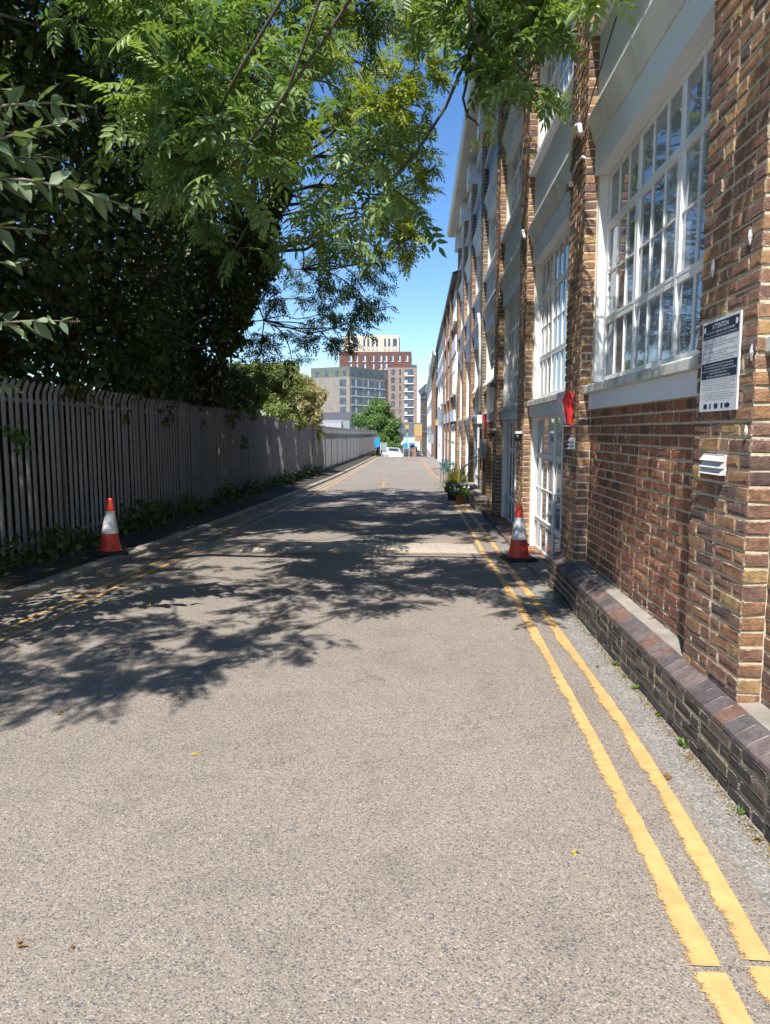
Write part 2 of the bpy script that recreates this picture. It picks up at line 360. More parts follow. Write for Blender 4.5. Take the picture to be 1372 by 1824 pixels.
# ------------------------------------------------------------------ mesh helpers
class MB:
    def __init__(s): s.v = []; s.f = []; s.m = []; s.t = []; s.e = {}
    def add(s, vs, fs, mi=0, tone=.5):
        o = len(s.v); s.v += [tuple(map(float, p)) for p in vs]
        s.f += [tuple(i + o for i in q) for q in fs]; s.m += [mi] * len(fs)
        s.t += list(tone) if isinstance(tone, (list, tuple)) else [tone] * len(vs)
        return s
    def edge(s, n, vals):
        for i, q in enumerate(vals): s.e[len(s.v) - n + i] = q
    def box(s, x0, x1, y0, y1, z0, z1, mi=0, tone=.5):
        v = [(x0, y0, z0), (x1, y0, z0), (x1, y1, z0), (x0, y1, z0), (x0, y0, z1), (x1, y0, z1), (x1, y1, z1), (x0, y1, z1)]
        return s.add(v, [(3, 2, 1, 0), (4, 5, 6, 7), (0, 1, 5, 4), (1, 2, 6, 5), (2, 3, 7, 6), (3, 0, 4, 7)], mi, tone)
    def prism(s, prof, axis, a0, a1, mi=0):
        """prof: list of 2-D points; extruded along axis ('y': prof=(x,z), 'x': prof=(y,z), 'z': prof=(x,y))"""
        n = len(prof)
        mk = {'y': lambda p, a: (p[0], a, p[1]), 'x': lambda p, a: (a, p[0], p[1]), 'z': lambda p, a: (p[0], p[1], a)}[axis]
        v = [mk(p, a0) for p in prof] + [mk(p, a1) for p in prof]
        f = [(i, (i + 1) % n, (i + 1) % n + n, i + n) for i in range(n)] + [tuple(range(n))[::-1], tuple(range(n, 2 * n))]
        return s.add(v, f, mi)
    def tube(s, pts, rad, n=8, mi=0, caps=True):
        pts = [np.array(p, float) for p in pts]
        if not isinstance(rad, (list, tuple, np.ndarray)): rad = [rad] * len(pts)
        vs = []; fs = []; prev = None
        for i, p in enumerate(pts):
            d = pts[min(i + 1, len(pts) - 1)] - pts[max(i - 1, 0)]; d = d / (np.linalg.norm(d) + 1e-9)
            if prev is None:
                a = np.cross(d, (0, 0, 1.) if abs(d[2]) < .9 else (1., 0, 0))
            else: a = prev - d * (prev @ d)
            a = a / (np.linalg.norm(a) + 1e-9); prev = a; b = np.cross(d, a)
            for k in range(n):
                t = 2 * math.pi * k / n; vs.append(p + (a * math.cos(t) + b * math.sin(t)) * rad[i])
        for i in range(len(pts) - 1):
            for k in range(n):
                k2 = (k + 1) % n; fs.append((i * n + k, i * n + k2, (i + 1) * n + k2, (i + 1) * n + k))
        if caps: fs += [tuple(range(n))[::-1], tuple(range((len(pts) - 1) * n, len(pts) * n))]
        return s.add(vs, fs, mi)
    def lathe(s, c, prof, n=24, mi=0, sq=None):
        """prof [(r,z)] around the vertical axis through c"""
        vs = []; fs = []
        for r, z in prof:
            for k in range(n):
                t = 2 * math.pi * k / n; vs.append((c[0] + r * math.cos(t), c[1] + r * math.sin(t), c[2] + z))
        for i in range(len(prof) - 1):
            for k in range(n):
                k2 = (k + 1) % n; fs.append((i * n + k, i * n + k2, (i + 1) * n + k2, (i + 1) * n + k))
        fs += [tuple(range(n))[::-1], tuple(range((len(prof) - 1) * n, len(prof) * n))]
        return s.add(vs, fs, mi)
    def build(s, name, mats, parent=None, smooth=False, label=None):
        me = bpy.data.meshes.new(name); org = np.array(parent['_o'][:]) if parent is not None else np.zeros(3)
        v = np.array(s.v, float).reshape(-1, 3) - org
        me.from_pydata(v.tolist(), [], s.f)
        if not isinstance(mats, (list, tuple)): mats = [mats]
        for m in mats: me.materials.append(M[m] if isinstance(m, str) else m)
        me.polygons.foreach_set('material_index', s.m)
        at_ = me.attributes.new('tone', 'FLOAT', 'POINT'); at_.data.foreach_set('value', s.t)
        if s.e or any(str(m).startswith('brick') for m in (mats if isinstance(mats, (list, tuple)) else [mats])):
            ev = np.ones(len(s.v), np.float32); 
            if s.e: ev[list(s.e)] = list(s.e.values())
            a2 = me.attributes.new('edge', 'FLOAT', 'POINT'); a2.data.foreach_set('value', ev)
        if smooth: me.polygons.foreach_set('use_smooth', [True] * len(s.f))
        me.update()
        o = bpy.data.objects.new(name, me); COL.objects.link(o)
        if parent is not None:
            top = parent
            o.parent = parent
            if parent.type == 'MESH': pass
            o['_o'] = [float(x) for x in org]
        else: o['_o'] = [0., 0., 0.]
        if label: o['label'] = label
        return o
def npmesh(name, V, F, mats, tone=None, parent=None, midx=None):
    """V (n,3), F (m,k) arrays, all faces with k corners"""
    org = np.array(parent['_o'][:]) if parent is not None else np.zeros(3)
    me = bpy.data.meshes.new(name); V = (V - org).astype(np.float32)
    me.vertices.add(len(V)); me.vertices.foreach_set('co', V.ravel())
    k = F.shape[1]; me.loops.add(F.size); me.loops.foreach_set('vertex_index', F.ravel().astype(np.int32))
    me.polygons.add(len(F)); me.polygons.foreach_set('loop_start', (np.arange(len(F)) * k).astype(np.int32))
    if not isinstance(mats, (list, tuple)): mats = [mats]
    for m in mats: me.materials.append(M[m] if isinstance(m, str) else m)
    if midx is not None: me.polygons.foreach_set('material_index', midx.astype(np.int32))
    if tone is not None:
        a = me.attributes.new('tone', 'FLOAT', 'POINT'); a.data.foreach_set('value', tone.astype(np.float32))
    me.update(calc_edges=True)
    o = bpy.data.objects.new(name, me); COL.objects.link(o)
    if parent is not None: o.parent = parent
    o['_o'] = [float(x) for x in org]
    return o
def thing(name, loc, label, cat, group=None):
    o = bpy.data.objects.new(name, None); COL.objects.link(o); o.location = loc; o.empty_display_size = .2
    o['_o'] = [float(x) for x in loc]; o['label'] = label; o['category'] = cat
    if group: o['group'] = group
    return o
def tag(o, label, cat, group=None, kind=None):
    o['label'] = label; o['category'] = cat
    if group: o['group'] = group
    if kind: o['kind'] = kind
    return o
def struct(o): o['kind'] = 'structure'; return o
def text_mesh(body, size, name, mat, parent, origin, udir, vdir, width=None, off=.0):
    """flat lettering as a mesh; udir/vdir are world directions of reading and up"""
    c = bpy.data.curves.new('t', 'FONT'); c.body = body; c.size = size; c.align_x = 'CENTER'; c.extrude = 0
    c.resolution_u = 2
    o = bpy.data.objects.new('t', c); COL.objects.link(o)
    bpy.context.view_layer.update()
    me = bpy.data.meshes.new_from_object(o.evaluated_get(bpy.context.evaluated_depsgraph_get()))
    bpy.data.objects.remove(o)
    n = len(me.vertices); co = np.zeros(n * 3); me.vertices.foreach_get('co', co); co = co.reshape(-1, 3)
    sx = 1.0
    if width and n:
        w_ = co[:, 0].max() - co[:, 0].min(); sx = width / w_
    u = np.array(udir, float); v = np.array(vdir, float)
    P = np.array(origin) + co[:, :1] * sx * u + co[:, 1:2] * v
    fs = [tuple(p.vertices) for p in me.polygons]
    bpy.data.meshes.remove(me)
    mb = MB(); mb.add(P, fs); return mb.build(name, mat, parent)

# ------------------------------------------------------------------ ground
ys = sorted(set([-60, -30, -10, -5] + list(np.arange(-4, 30, .5)) + list(np.arange(30, 90, 1.)) + [95, 100, 110, 130, 150, 200, 300, 500, 900, 1500, 3000]))
xs = [-3000, -800, -200, -60, -20, -8, -3.62, 0, 1.6, 8, 20, 60, 200, 800, 3000]
def dz(x, y): return -.02 if (x < -3.7 or x > 1.62) else 0
V = np.array([(x, y, g(y) - .03) for y in ys for x in xs]); nx = len(xs)
F = np.array([(j * nx + i, j * nx + i + 1, (j + 1) * nx + i + 1, (j + 1) * nx + i) for j in range(len(ys) - 1) for i in range(nx - 1)])
struct(npmesh('ground', V, F, 'terrain'))
# the asphalt lane
def kx(y): return float(np.interp(y, [-10, 6.2, 8.6, 10.6, 13.5, 18, 30, 60, 90], [-4.2, -3.80, -3.75, -3.63, -3.57, -3.52, -3.48, -3.55, -3.6]))
def rstrip(name, xa, xb, y0, y1, mat, lift, step=.5, nxs=6):
    yy = np.arange(y0, y1 + 1e-6, step); V = []; 
    for y in yy:
        a, b = xa(y), xb(y)
        for i in range(nxs + 1): V.append((a + (b - a) * i / nxs, y, g(y) + lift))
    n = nxs + 1
    F = [(j * n + i, j * n + i + 1, (j + 1) * n + i + 1, (j + 1) * n + i) for j in range(len(yy) - 1) for i in range(nxs)]
    return struct(npmesh(name, np.array(V), np.array(F), mat))
rstrip('road', kx, lambda y: 1.62 if y < 72 else 3.0, -12, 120, 'asphalt', 0)
rstrip('paving', lambda y: np.interp(y, [28, 31, 33, 41], [1.12, 1.0, .82, .8]), lambda y: 1.55, 28.5, 40, 'cobble', .004)
rstrip('road_patch', lambda y: .43, lambda y: 1.38, 12.4, 13.35, 'patch', .003, .47)
rstrip('road_patch', lambda y: .86, lambda y: 1.5, 26.3, 28.3, 'patch', .0032, .5)
# kerb and verge
mb = MB(); yy = list(np.arange(-4, 90, .9))
for i, y in enumerate(yy):
    y1 = y + .885; a, b = kx(y), kx(y1); z0, z1 = g(y), g(y1); h = .075 + rnd.uniform(-.006, .006); j = rnd.uniform(-.006, .006)
    P = [(a - .16 + j, y, z0 - .1), (a + j, y, z0 - .1), (a - .005 + j, y, z0 + h - .015), (a - .03 + j, y, z0 + h), (a - .16 + j, y, z0 + h)]
    Q = [(b - .16 + j, y1, z1 - .1), (b + j, y1, z1 - .1), (b - .005 + j, y1, z1 + h - .015), (b - .03 + j, y1, z1 + h), (b - .16 + j, y1, z1 + h)]
    mb.add(P + Q, [(0, 1, 6, 5), (1, 2, 7, 6), (2, 3, 8, 7), (3, 4, 9, 8), (4, 0, 5, 9), (4, 3, 2, 1, 0), (5, 6, 7, 8, 9)])
struct(mb.build('kerb', 'concrete'))
V = []; F = []; yy = np.arange(-4, 90, .25); nxx = 9
for y in yy:
    a = kx(y) - .15
    for i in range(nxx):
        t = i / (nxx - 1); V.append((a - t * 2.2, y, g(y) + .05 + .02 * math.sin(y * 3 + i) * t + rnd.uniform(-.02, .03) * (t > 0) - .10 * max(0, t - .5)))
F = [(j * nxx + i, (j + 1) * nxx + i, (j + 1) * nxx + i + 1, j * nxx + i + 1) for j in range(len(yy) - 1) for i in range(nxx - 1)]
struct(npmesh('verge', np.array(V), np.array(F), 'soil'))
# speed hump
def hump(name, y0, y1, xa, xb, h, mat, nseg=8):
    V = []; nx_ = 13
    for j in range(nseg + 1):
        t = j / nseg; y = y0 + (y1 - y0) * t
        for i in range(nx_):
            u = i / (nx_ - 1); e = min(1, min(u, 1 - u) * 9)
            V.append((xa + (xb - xa) * u, y, g(y) + .004 + h * e * min(1, math.sin(math.pi * t) * 1.5)))
    F = [(j * nx_ + i, j * nx_ + i + 1, (j + 1) * nx_ + i + 1, (j + 1) * nx_ + i) for j in range(nseg) for i in range(nx_ - 1)]
    return struct(npmesh(name, np.array(V), np.array(F), mat))
hump('speed_hump', 9.62, 10.5, -3.25, .82, .045, 'ramp_asphalt')
# markings
def pline(name, pts, wd, mat, lift=.006, step=.04, jig=.002, wear_side=1):
    pts = [np.array(p[:2], float) for p in pts]; seg = [np.linalg.norm(pts[i + 1] - pts[i]) for i in range(len(pts) - 1)]
    cs = np.concatenate([[0], np.cumsum(seg)]); L_ = cs[-1]; V = []; T = []
    P = np.array(pts); n = max(2, int(L_ / step))
    for k in range(n + 1):
        s_ = L_ * k / n; x = np.interp(s_, cs, P[:, 0]); y = np.interp(s_, cs, P[:, 1])
        s2 = min(L_, s_ + .2); s1 = max(0, s2 - .4)
        d = np.array([np.interp(s2, cs, P[:, 0]) - np.interp(s1, cs, P[:, 0]), np.interp(s2, cs, P[:, 1]) - np.interp(s1, cs, P[:, 1])]); d /= np.linalg.norm(d) + 1e-9
        nr = np.array([d[1], -d[0]])
        for q, t in ((-.60, -.35), (-.22, .5), (.05, 1.0), (.40, 1.1), (.53, 0)):
            o = q * wd + rnd.uniform(-jig, jig) * (abs(q) == .5)
            V.append((x + nr[0] * o, y + nr[1] * o, g(y + nr[1] * o) + lift)); T.append(t)
    F = [(j * 5 + i, j * 5 + i + 1, (j + 1) * 5 + i + 1, (j + 1) * 5 + i) for j in range(n) for i in range(4)]
    return struct(npmesh(name, np.array(V), np.array(F)[:, ::-1], mat, np.array(T)))
YL = [(.85, -1), (.86, 1.9)]
pline('yellow_line', [(.86, -1), (.865, 1.6), (.87, 1.99)], .097, 'yellow')
pline('yellow_line', [(.868, 2.015), (.875, 2.4), (.89, 3.1), (.905, 3.7), (.92, 5.2), (.93, 6.3), (.92, 8.2), (.88, 9.4), (.89, 10.4), (.90, 12), (.90, 15), (.90, 22.3)], .097, 'yellow')
pline('yellow_line', [(1.02, -1), (1.03, 2.02)], .097, 'yellow')
pline('yellow_line', [(1.035, 2.045), (1.05, 2.32), (1.09, 2.95), (1.12, 3.9), (1.115, 5), (1.11, 6.3), (1.10, 7.4), (1.07, 9.3), (1.10, 10.0), (1.11, 12), (1.11, 15.5), (1.06, 19.4)], .097, 'yellow')
pline('yellow_line', [(.90, 22.3), (.92, 28), (.72, 32), (.55, 42), (.40, 58)], .09, 'yellow_worn')
pline('yellow_line', [(.78, 29), (.60, 32), (.42, 42), (.25, 58)], .09, 'yellow_worn')
pline('yellow_line', [(-3.36, 3), (-3.35, 5.4), (-3.30, 6.7), (-3.27, 8.9), (-3.30, 11.2), (-3.22, 19.8), (-3.28, 30), (-3.36, 42), (-3.45, 62)], .08, 'yellow')
pline('yellow_line', [(-3.22, 3), (-3.2, 5.2), (-3.12, 5.8), (-3.14, 7.2), (-3.07, 8.9), (-3.04, 11.2), (-2.98, 19), (-3.08, 30), (-3.16, 42), (-3.25, 62)], .08, 'yellow')
pline('yellow_line', [(-3.0, 9.55), (-1, 9.52), (.84, 9.58)], .05, 'yellow', .008)
pline('yellow_line', [(-3.1, 10.56), (-1, 10.55), (.84, 10.55)], .05, 'yellow', .008)
pline('white_line', [(-2.9, 38.9), (-.9, 38.9), (.75, 39)], .35, 'white_line')
for k in range(6):
    yk = 23.4 + k * 1.25
    pline('white_line', [(-1.05 - .03 * k, yk), (.8, yk + .1)], .12 if k else .2, 'white_line')
pline('yellow_line', [(-1.15, 22.9), (-1.32, 27.4)], .11, 'yellow_worn')
pline('yellow_line', [(-1.38, 28.3), (-1.4, 30)], .1, 'yellow_worn')
pline('yellow_line', [(-1.4, 40.5), (-1.42, 43.5)], .13, 'yellow_worn')
pline('yellow_line', [(-1.45, 50), (-1.5, 60)], .13, 'yellow_worn')
pline('white_line', [(-1.0, 19.2), (-.8, 20.5), (-.75, 22)], .12, 'white_line')
pline('white_line', [(-1.5, 20.3), (-.9, 20.0)], .1, 'white_line')
pline('white_line', [(-.5, 48), (.2, 48)], .5, 'white_line')

# ------------------------------------------------------------------ brick laying
def lay(mb, u0, u1, z0, z1, face, plane, mi=0, course=.075, joint=.014, jit=.003, seed=0, dark_low=0, half=0):
    """face: '-x' bricks on plane x=plane spanning y=u0..u1; '-y'/'+y' on y=plane spanning x=u0..u1"""
    r = random.Random(seed); nC = int(round((z1 - z0) / course)); course = (z1 - z0) / max(1, nC)
    for c in range(nC):
        za = z0 + c * course + joint / 2; zb = z0 + (c + 1) * course - joint / 2; u = u0
        st = .215 + .01; hd = .1025 + .01; k = c % 2 if not half else (c + 1) % 2
        first = True
        while u < u1 - .02:
            ln = (st if k == 0 else hd); k ^= 1
            if first and c % 2: ln = hd
            first = False
            ub = min(u + ln, u1)
            if u1 - ub < .04: ub = u1
            a = u + joint / 2 if u > u0 else u; b = ub - joint / 2 if ub < u1 else ub
            p = .005 + r.uniform(-jit, jit); i = .004
            def J(): return r.uniform(-.0035, .0035)
            t = min(1, max(0, r.gauss(.48, .27)))
            if dark_low and (za - z0) < dark_low: t *= .4
            pts = [(a, za, 0), (b, za, 0), (b, zb, 0), (a, zb, 0),
                   (a + i + J(), za + i + J(), p + J()), (b - i + J(), za + i + J(), p + J()), (b - i + J(), zb - i + J(), p + J()), (a + i + J(), zb - i + J(), p + J())]
            q_ = .016; o4 = pts[4:8]; p2 = p + .001; pts += [(o4[0][0] + q_, o4[0][1] + q_, p2), (o4[1][0] - q_, o4[1][1] + q_, p2), (o4[2][0] - q_, o4[2][1] - q_, p2), (o4[3][0] + q_, o4[3][1] - q_, p2)]
            if face == '-x': v = [(plane - q[2], q[0], q[1]) for q in pts]
            elif face == '-y': v = [(q[0], plane - q[2], q[1]) for q in pts]
            elif face == '+y': v = [(q[0], plane + q[2], q[1]) for q in pts]
            fl = [(8, 9, 10, 11), (4, 5, 9, 8), (5, 6, 10, 9), (6, 7, 11, 10), (7, 4, 8, 11), (0, 1, 5, 4), (1, 2, 6, 5), (2, 3, 7, 6), (3, 0, 4, 7)]
            if face in ('-x', '+y'): fl = [q[::-1] for q in fl]
            mb.add(v, fl, mi, t); mb.edge(12, [0] * 8 + [1] * 4); u = ub
def pier(name, x0, x1, y0, y1, z0, z1, parent, mat='brick', seed=0, far=True, dark_low=0, label=None):
    mb = MB(); e = .0
    mb.box(x0 + .001, x1, y0 + .001, y1 - .001, z0, z1, 1)
    lay(mb, y0 - .004, y1 + .004, z0, z1, '-x', x0, 0, seed=seed, dark_low=dark_low)
    lay(mb, x0, x1, z0, z1, '-y', y0, 0, seed=seed + 1, dark_low=dark_low, half=1)
    if far: lay(mb, x0, x1, z0, z1, '+y', y1, 0, seed=seed + 2, half=1)
    return mb.build(name, [mat, 'mortar'], parent, label=label)
def wall_panel(name, x, y0, y1, z0, z1, parent, mat='brick', seed=0, dark_low=0, thick=.2):
    mb = MB(); mb.box(x + .001, x + thick, y0, y1, z0, z1, 1)
    lay(mb, y0, y1, z0, z1, '-x', x, 0, seed=seed, dark_low=dark_low)
    return mb.build(name, [mat, 'mortar'], parent)

# ------------------------------------------------------------------ windows
def window(parent, x, y0, y1, z0, z1, mods, rows, bars=3, midbar=True, open_=(), name='window', fr=.045, seed=0, simple=False):
    """steel-framed window in the plane x: mods = y split fractions, rows = z of transoms"""
    r = random.Random(seed); f = MB(); gl = MB(); d = .017
    f.box(x - d, x + d, y0, y0 + fr, z0, z1); f.box(x - d, x + d, y1 - fr * 1.6, y1, z0, z1)
    f.box(x - d + .001, x + d - .001, y0 + fr, y1 - fr * 1.6, z0, z0 + fr); f.box(x - d + .001, x + d - .001, y0 + fr, y1 - fr * 1.6, z1 - fr, z1)
    ysp = [y0 + fr] + [y0 + (y1 - y0) * m for m in mods] + [y1 - fr * 1.6]
    zsp = [z0 + fr] + list(rows) + [z1 - fr]
    for yv in ysp[1:-1]: f.box(x - d - .004, x + d, yv - .019, yv + .019, z0 + fr, z1 - fr)
    for zv in rows:
        for i in range(len(ysp) - 1): f.box(x - d - .002, x + d - .002, ysp[i] + (.019 if i else 0), ysp[i + 1] - (.019 if i < len(ysp) - 2 else 0), zv - .022, zv + .022)
    win = None; cas = []
    for j in range(len(zsp) - 1):
        za, zb = zsp[j] + (.022 if j else 0), zsp[j + 1] - (.022 if j < len(zsp) - 2 else 0)
        for i in range(len(ysp) - 1):
            ya, yb = ysp[i] + (.019 if i else 0), ysp[i + 1] - (.019 if i < len(ysp) - 2 else 0)
            op = (i, j) in open_
            F_ = MB() if op else f; G_ = MB() if op else gl
            if op: gl.add([(x + .10, ya, za), (x + .10, yb, za), (x + .10, yb, zb), (x + .10, ya, zb)], [(3, 2, 1, 0)])
            inner = j == 1 and not simple
            o = 0
            if inner or op:
                b_ = .022; F_.box(x - .022, x + .014, ya, ya + b_, za, zb); F_.box(x - .022, x + .014, yb - b_, yb, za, zb)
                F_.box(x - .021, x + .013, ya + b_, yb - b_, za, za + b_); F_.box(x - .021, x + .013, ya + b_, yb - b_, zb - b_, zb); o = b_
            ya2, yb2, za2, zb2 = ya + o, yb - o, za + o, zb - o
            zs_ = [za2, (za2 + zb2) / 2, zb2] if (inner and midbar) else [za2, zb2]
            yb_ = np.linspace(ya2, yb2, bars + 1)
            for yv in yb_[1:-1]: F_.box(x - .013, x + .011, yv - .0065, yv + .0065, za2, zb2)
            for zv in zs_[1:-1]: F_.box(x - .012, x + .010, ya2, yb2, zv - .0065, zv + .0065)
            for a in range(len(yb_) - 1):
                for b in range(len(zs_) - 1):
                    t1, t2 = r.uniform(-.0016, .0016), r.uniform(-.0016, .0016)
                    G_.add([(x + t1, yb_[a], zs_[b]), (x + t2, yb_[a + 1], zs_[b]), (x - t1, yb_[a + 1], zs_[b + 1]), (x - t2, yb_[a], zs_[b + 1])], [(3, 2, 1, 0)])
            if op: cas.append((F_, G_, (ya + yb) / 2, (za + zb) / 2, zb - za))
    win = f.build(name, 'white_paint', parent)
    gl.build('glass', 'glass', win)
    ang0 = R(24)
    for F_, G_, yc, zc, hh in cas:
        for mb in (F_, G_):                       # swing the casement about its horizontal centre line, bottom outwards
            P = np.array(mb.v); dx = P[:, 0] - x; dz_ = P[:, 2] - zc; ca, sa = math.cos(ang0), math.sin(ang0)
            P[:, 0] = x + dx * ca + dz_ * sa; P[:, 2] = zc - dx * sa + dz_ * ca; mb.v = P.tolist()
        n0 = len(F_.v); F_.add(G_.v, G_.f, 1)
        F_.build('casement', ['white_paint', 'glass'], win)
    return win

# ------------------------------------------------------------------ the brick workshop building
B = thing('brick_building', (1.5, 3.3, 0), 'long brick workshop with white multi-pane windows between brick piers, nearest building on the right', 'building')
PX, RX, WX = 1.50, 1.615, 1.705      # pier face, recess face, window plane
PITCH_Y = 3.50
PY = [3.30 + PITCH_Y * (k - 1) for k in range(0, 9)]   # near edges of piers 0..8
PW = .66
TOPZ = 9.05
for k, y in enumerate(PY):
    y1 = y + PW
    zb = .30 if k <= 1 else (.30 if k == 2 else -.02)
    zb = zb if k < 5 else g(y) - .02
    pier('pier', PX, 1.95, y, y1, zb, 8.42 if k >= 3 else TOPZ, B, 'brick_grey' if k == 5 else 'brick', seed=100 + k * 7, label='pier of greyish brick' if k == 5 else None)
# body of the building behind the bays
mb = MB(); mb.box(1.95, 12, -3.5, 28.44, -.6, TOPZ - .02); mb.box(1.8, 1.95, -3.5, -.16, -.2, TOPZ - .02); mb.build('body', 'soffit', B)
def cornice_prof(z):
    return [(RX + .02, z), (1.565, z + .003), (1.56, z + .02), (1.548, z + .05), (1.53, z + .12), (1.497, z + .19), (1.492, z + .215), (1.50, z + .232), (RX + .02, z + .245)]
for k in range(8):
    ya, yb = PY[k] + PW, PY[k + 1]
    far = k >= 4
    # ground storey
    if k in (0, 1):
        wall_panel('wall', RX, ya, yb, .28, 1.80, B, 'brick_red' if k == 1 else 'brick', seed=300 + k, dark_low=.16)
    elif k == 4:
        wall_panel('wall', RX + .06, ya, 15.75, -.12, 1.80, B, 'brick_orange', seed=320)
        pier('infill_pier', PX + .004, 1.9, 15.75, yb - .35, -.14, 1.80, B, 'brick_orange', seed=330, label='pier of plain orange brick')
        wall_panel('wall', RX + .06, yb - .35, yb, -.12, 1.80, B, 'brick_orange', seed=321)
    else:
        zb = -.05 if k < 4 else g(ya) + (.1 if k == 5 else 0)
        zt = 1.80
        window(B, WX - .02, ya + .032, yb - .047, zb, zt, (.5,) if k in (2, 3) else (.5,), (zb + .42, zt - .52), 3, True, seed=k, name='window')
    for za, zb_ in (((-.05 if k < 4 else g(ya) + .1, 1.80),) if k in (2, 3, 5, 6, 7) else ()) + ((2.05, 3.875), (5.15, 6.45), (7.69, 8.75)):
        mb = MB(); mb.box(RX + .002, 1.80, yb - .045, yb - .002, za + .002, zb_ - .002); mb.build('jamb', 'white_paint', B); mb = MB(); mb.box(RX + .08, 1.80, ya + .002, ya + .03, za + .002, zb_ - .002); mb.build('jamb', 'white_paint', B)
    # fascia under the sill, sill, window, fascia, cornice
    mb = MB(); mb.box(1.575 if k != 1 else 1.585, 1.80, ya + .004, yb - .004, 1.802, 1.948); mb.build('fascia', 'fascia', B)
    mb = MB(); mb.prism([(1.535, 1.95), (1.80, 1.95), (1.80, 2.05), (1.70, 2.05), (1.54, 2.02), (1.535, 2.01)], 'y', ya + .002, yb - .002); mb.build('sill', 'stonesill', B)
    op = {4: ((2, 1), (1, 1)), 5: ((2, 1),)}.get(k, ())
    window(B, WX, ya + .032, yb - .047, 2.05, 3.875, (.335, .665), (2.58, 3.42), 3, True, op, seed=20 + k)
    mb = MB(); mb.box(1.575, 1.80, ya + .004, yb - .004, 3.877, 4.135); mb.build('fascia', 'fascia', B)
    mb = MB(); mb.prism(cornice_prof(4.137), 'y', ya + .003, yb - .003); mb.build('cornice', 'cornice', B)
    mb = MB(); mb.box(1.585, 1.80, ya + .004, yb - .004, 4.385, 5.06); mb.build('spandrel', 'roughcast', B)
    mb = MB(); mb.prism([(1.50, 5.062), (1.80, 5.062), (1.80, 5.15), (1.70, 5.15), (1.50, 5.12)], 'y', ya + .002, yb - .002); mb.build('sill', 'fascia', B)
    op = {}.get(k, ())
    window(B, WX, ya + .032, yb - .047, 5.15, 6.45, (.335, .665), (5.5, 6.1), 3, True, op, seed=40 + k)
    mb = MB(); mb.box(1.575, 1.80, ya + .004, yb - .004, 6.452, 6.66); mb.build('fascia', 'fascia', B)
    mb = MB(); mb.prism(cornice_prof(6.662), 'y', ya + .003, yb - .003); mb.build('cornice', 'cornice', B)
    mb = MB(); mb.box(1.60, 1.80, ya + .004, yb - .004, 6.92, 7.60); mb.build('spandrel', 'blue_render', B)
    mb = MB(); mb.prism([(1.50, 7.602), (1.80, 7.602), (1.80, 7.69), (1.70, 7.69), (1.50, 7.66)], 'y', ya + .002, yb - .002); mb.build('sill', 'fascia', B)
    window(B, WX, ya + .032, yb - .047, 7.69, 8.75, (.335, .665), (8.2,), 3, False, seed=60 + k, simple=True)
    mb = MB(); mb.box(1.575, 1.80, ya + .004, yb - .004, 8.752, 9.04); mb.build('fascia', 'fascia', B)
# brackets and eaves over bays 4..8
for k in range(3, 9):
    y = PY[k]; mb = MB(); mb.box(1.37, 1.95, y - .02, y + PW + .02, 8.425, 9.045); mb.box(1.355, 1.36, y + .02, y + PW - .02, 8.38, 8.424 + .2); mb.build('bracket', 'white_paint', B)
mb = MB(); mb.box(1.16, 12, 9.5, 28.7, 9.05, 9.07, 0); mb.box(1.14, 12, 9.48, 28.72, 9.07, 9.22, 1); mb.build('eaves', ['soffit', 'white_paint'], B)
mb = MB(); mb.prism([(1.10, 9.10), (1.14, 9.07), (1.15, 9.2), (1.06, 9.2)], 'y', 9.46, 28.74); mb.build('gutter', 'pipe_white', B)
mb = MB(); mb.prism([(1.2, 9.223), (12.0, 9.223), (6.5, 10.4)], 'y', 9.5, 28.7); mb.build('roof', 'slate', B)
# brick plinths with bull-nosed coping
def plinth(xo, y0, y1, zt, seed, endcap=True, xi=1.62, cw=.10, gz=None):
    mb = MB(); gb = g(y1) - .05
    mb.box(xo + .001, xi, y0 + .001, y1 - .001, gb, zt - .07, 1)
    lay(mb, y0, y1, gb, zt - .07, '-x', xo, 0, seed=seed); lay(mb, xo, xi, gb, zt - .07, '-y', y0, 0, seed=seed + 1); lay(mb, xo, xi, gb, zt - .07, '+y', y1, 0, seed=seed + 2)
    o = mb.build('plinth', ['brick_dark', 'mortar_dirty'], B)
    mb = MB(); y = y0; r = random.Random(seed)
    mb.prism([(xo + .004, zt - .068), (xi, zt - .068), (xi, zt + .004), (xo + .115, zt - .004), (xo + .085, zt - .006), (xo + .004, zt - .050)], 'y', y0 + .004, y1 - .004, 1)
    while y < y1 - .01:
        yb = min(y + .112, y1); j = r.uniform(-.002, .002); t = r.choice([.05, .25, .45, .5, .6, .8, 1.0])
        pr = [(xo - .004 + j, zt - .0695), (xo + .114, zt - .0695), (xo + .114, zt + j), (xo + .092, zt + j), (xo + .008, zt - .040 + j), (xo - .004 + j, zt - .050)]
        n = len(pr); v = [(p[0], y + .006, p[1]) for p in pr] + [(p[0], yb - .006, p[1]) for p in pr]
        mb.add(v, [(i, (i + 1) % n, (i + 1) % n + n, i + n) for i in range(n)] + [tuple(range(n))[::-1], tuple(range(n, 2 * n))], 0, t); y = yb
    return mb.build('coping', ['brick_purple', 'concrete'], o)
plinth(1.385, -3.0, 7.50, .335, 500, xi=1.66)
plinth(1.27, 15.7, 20.1, .17, 520, xi=1.56)
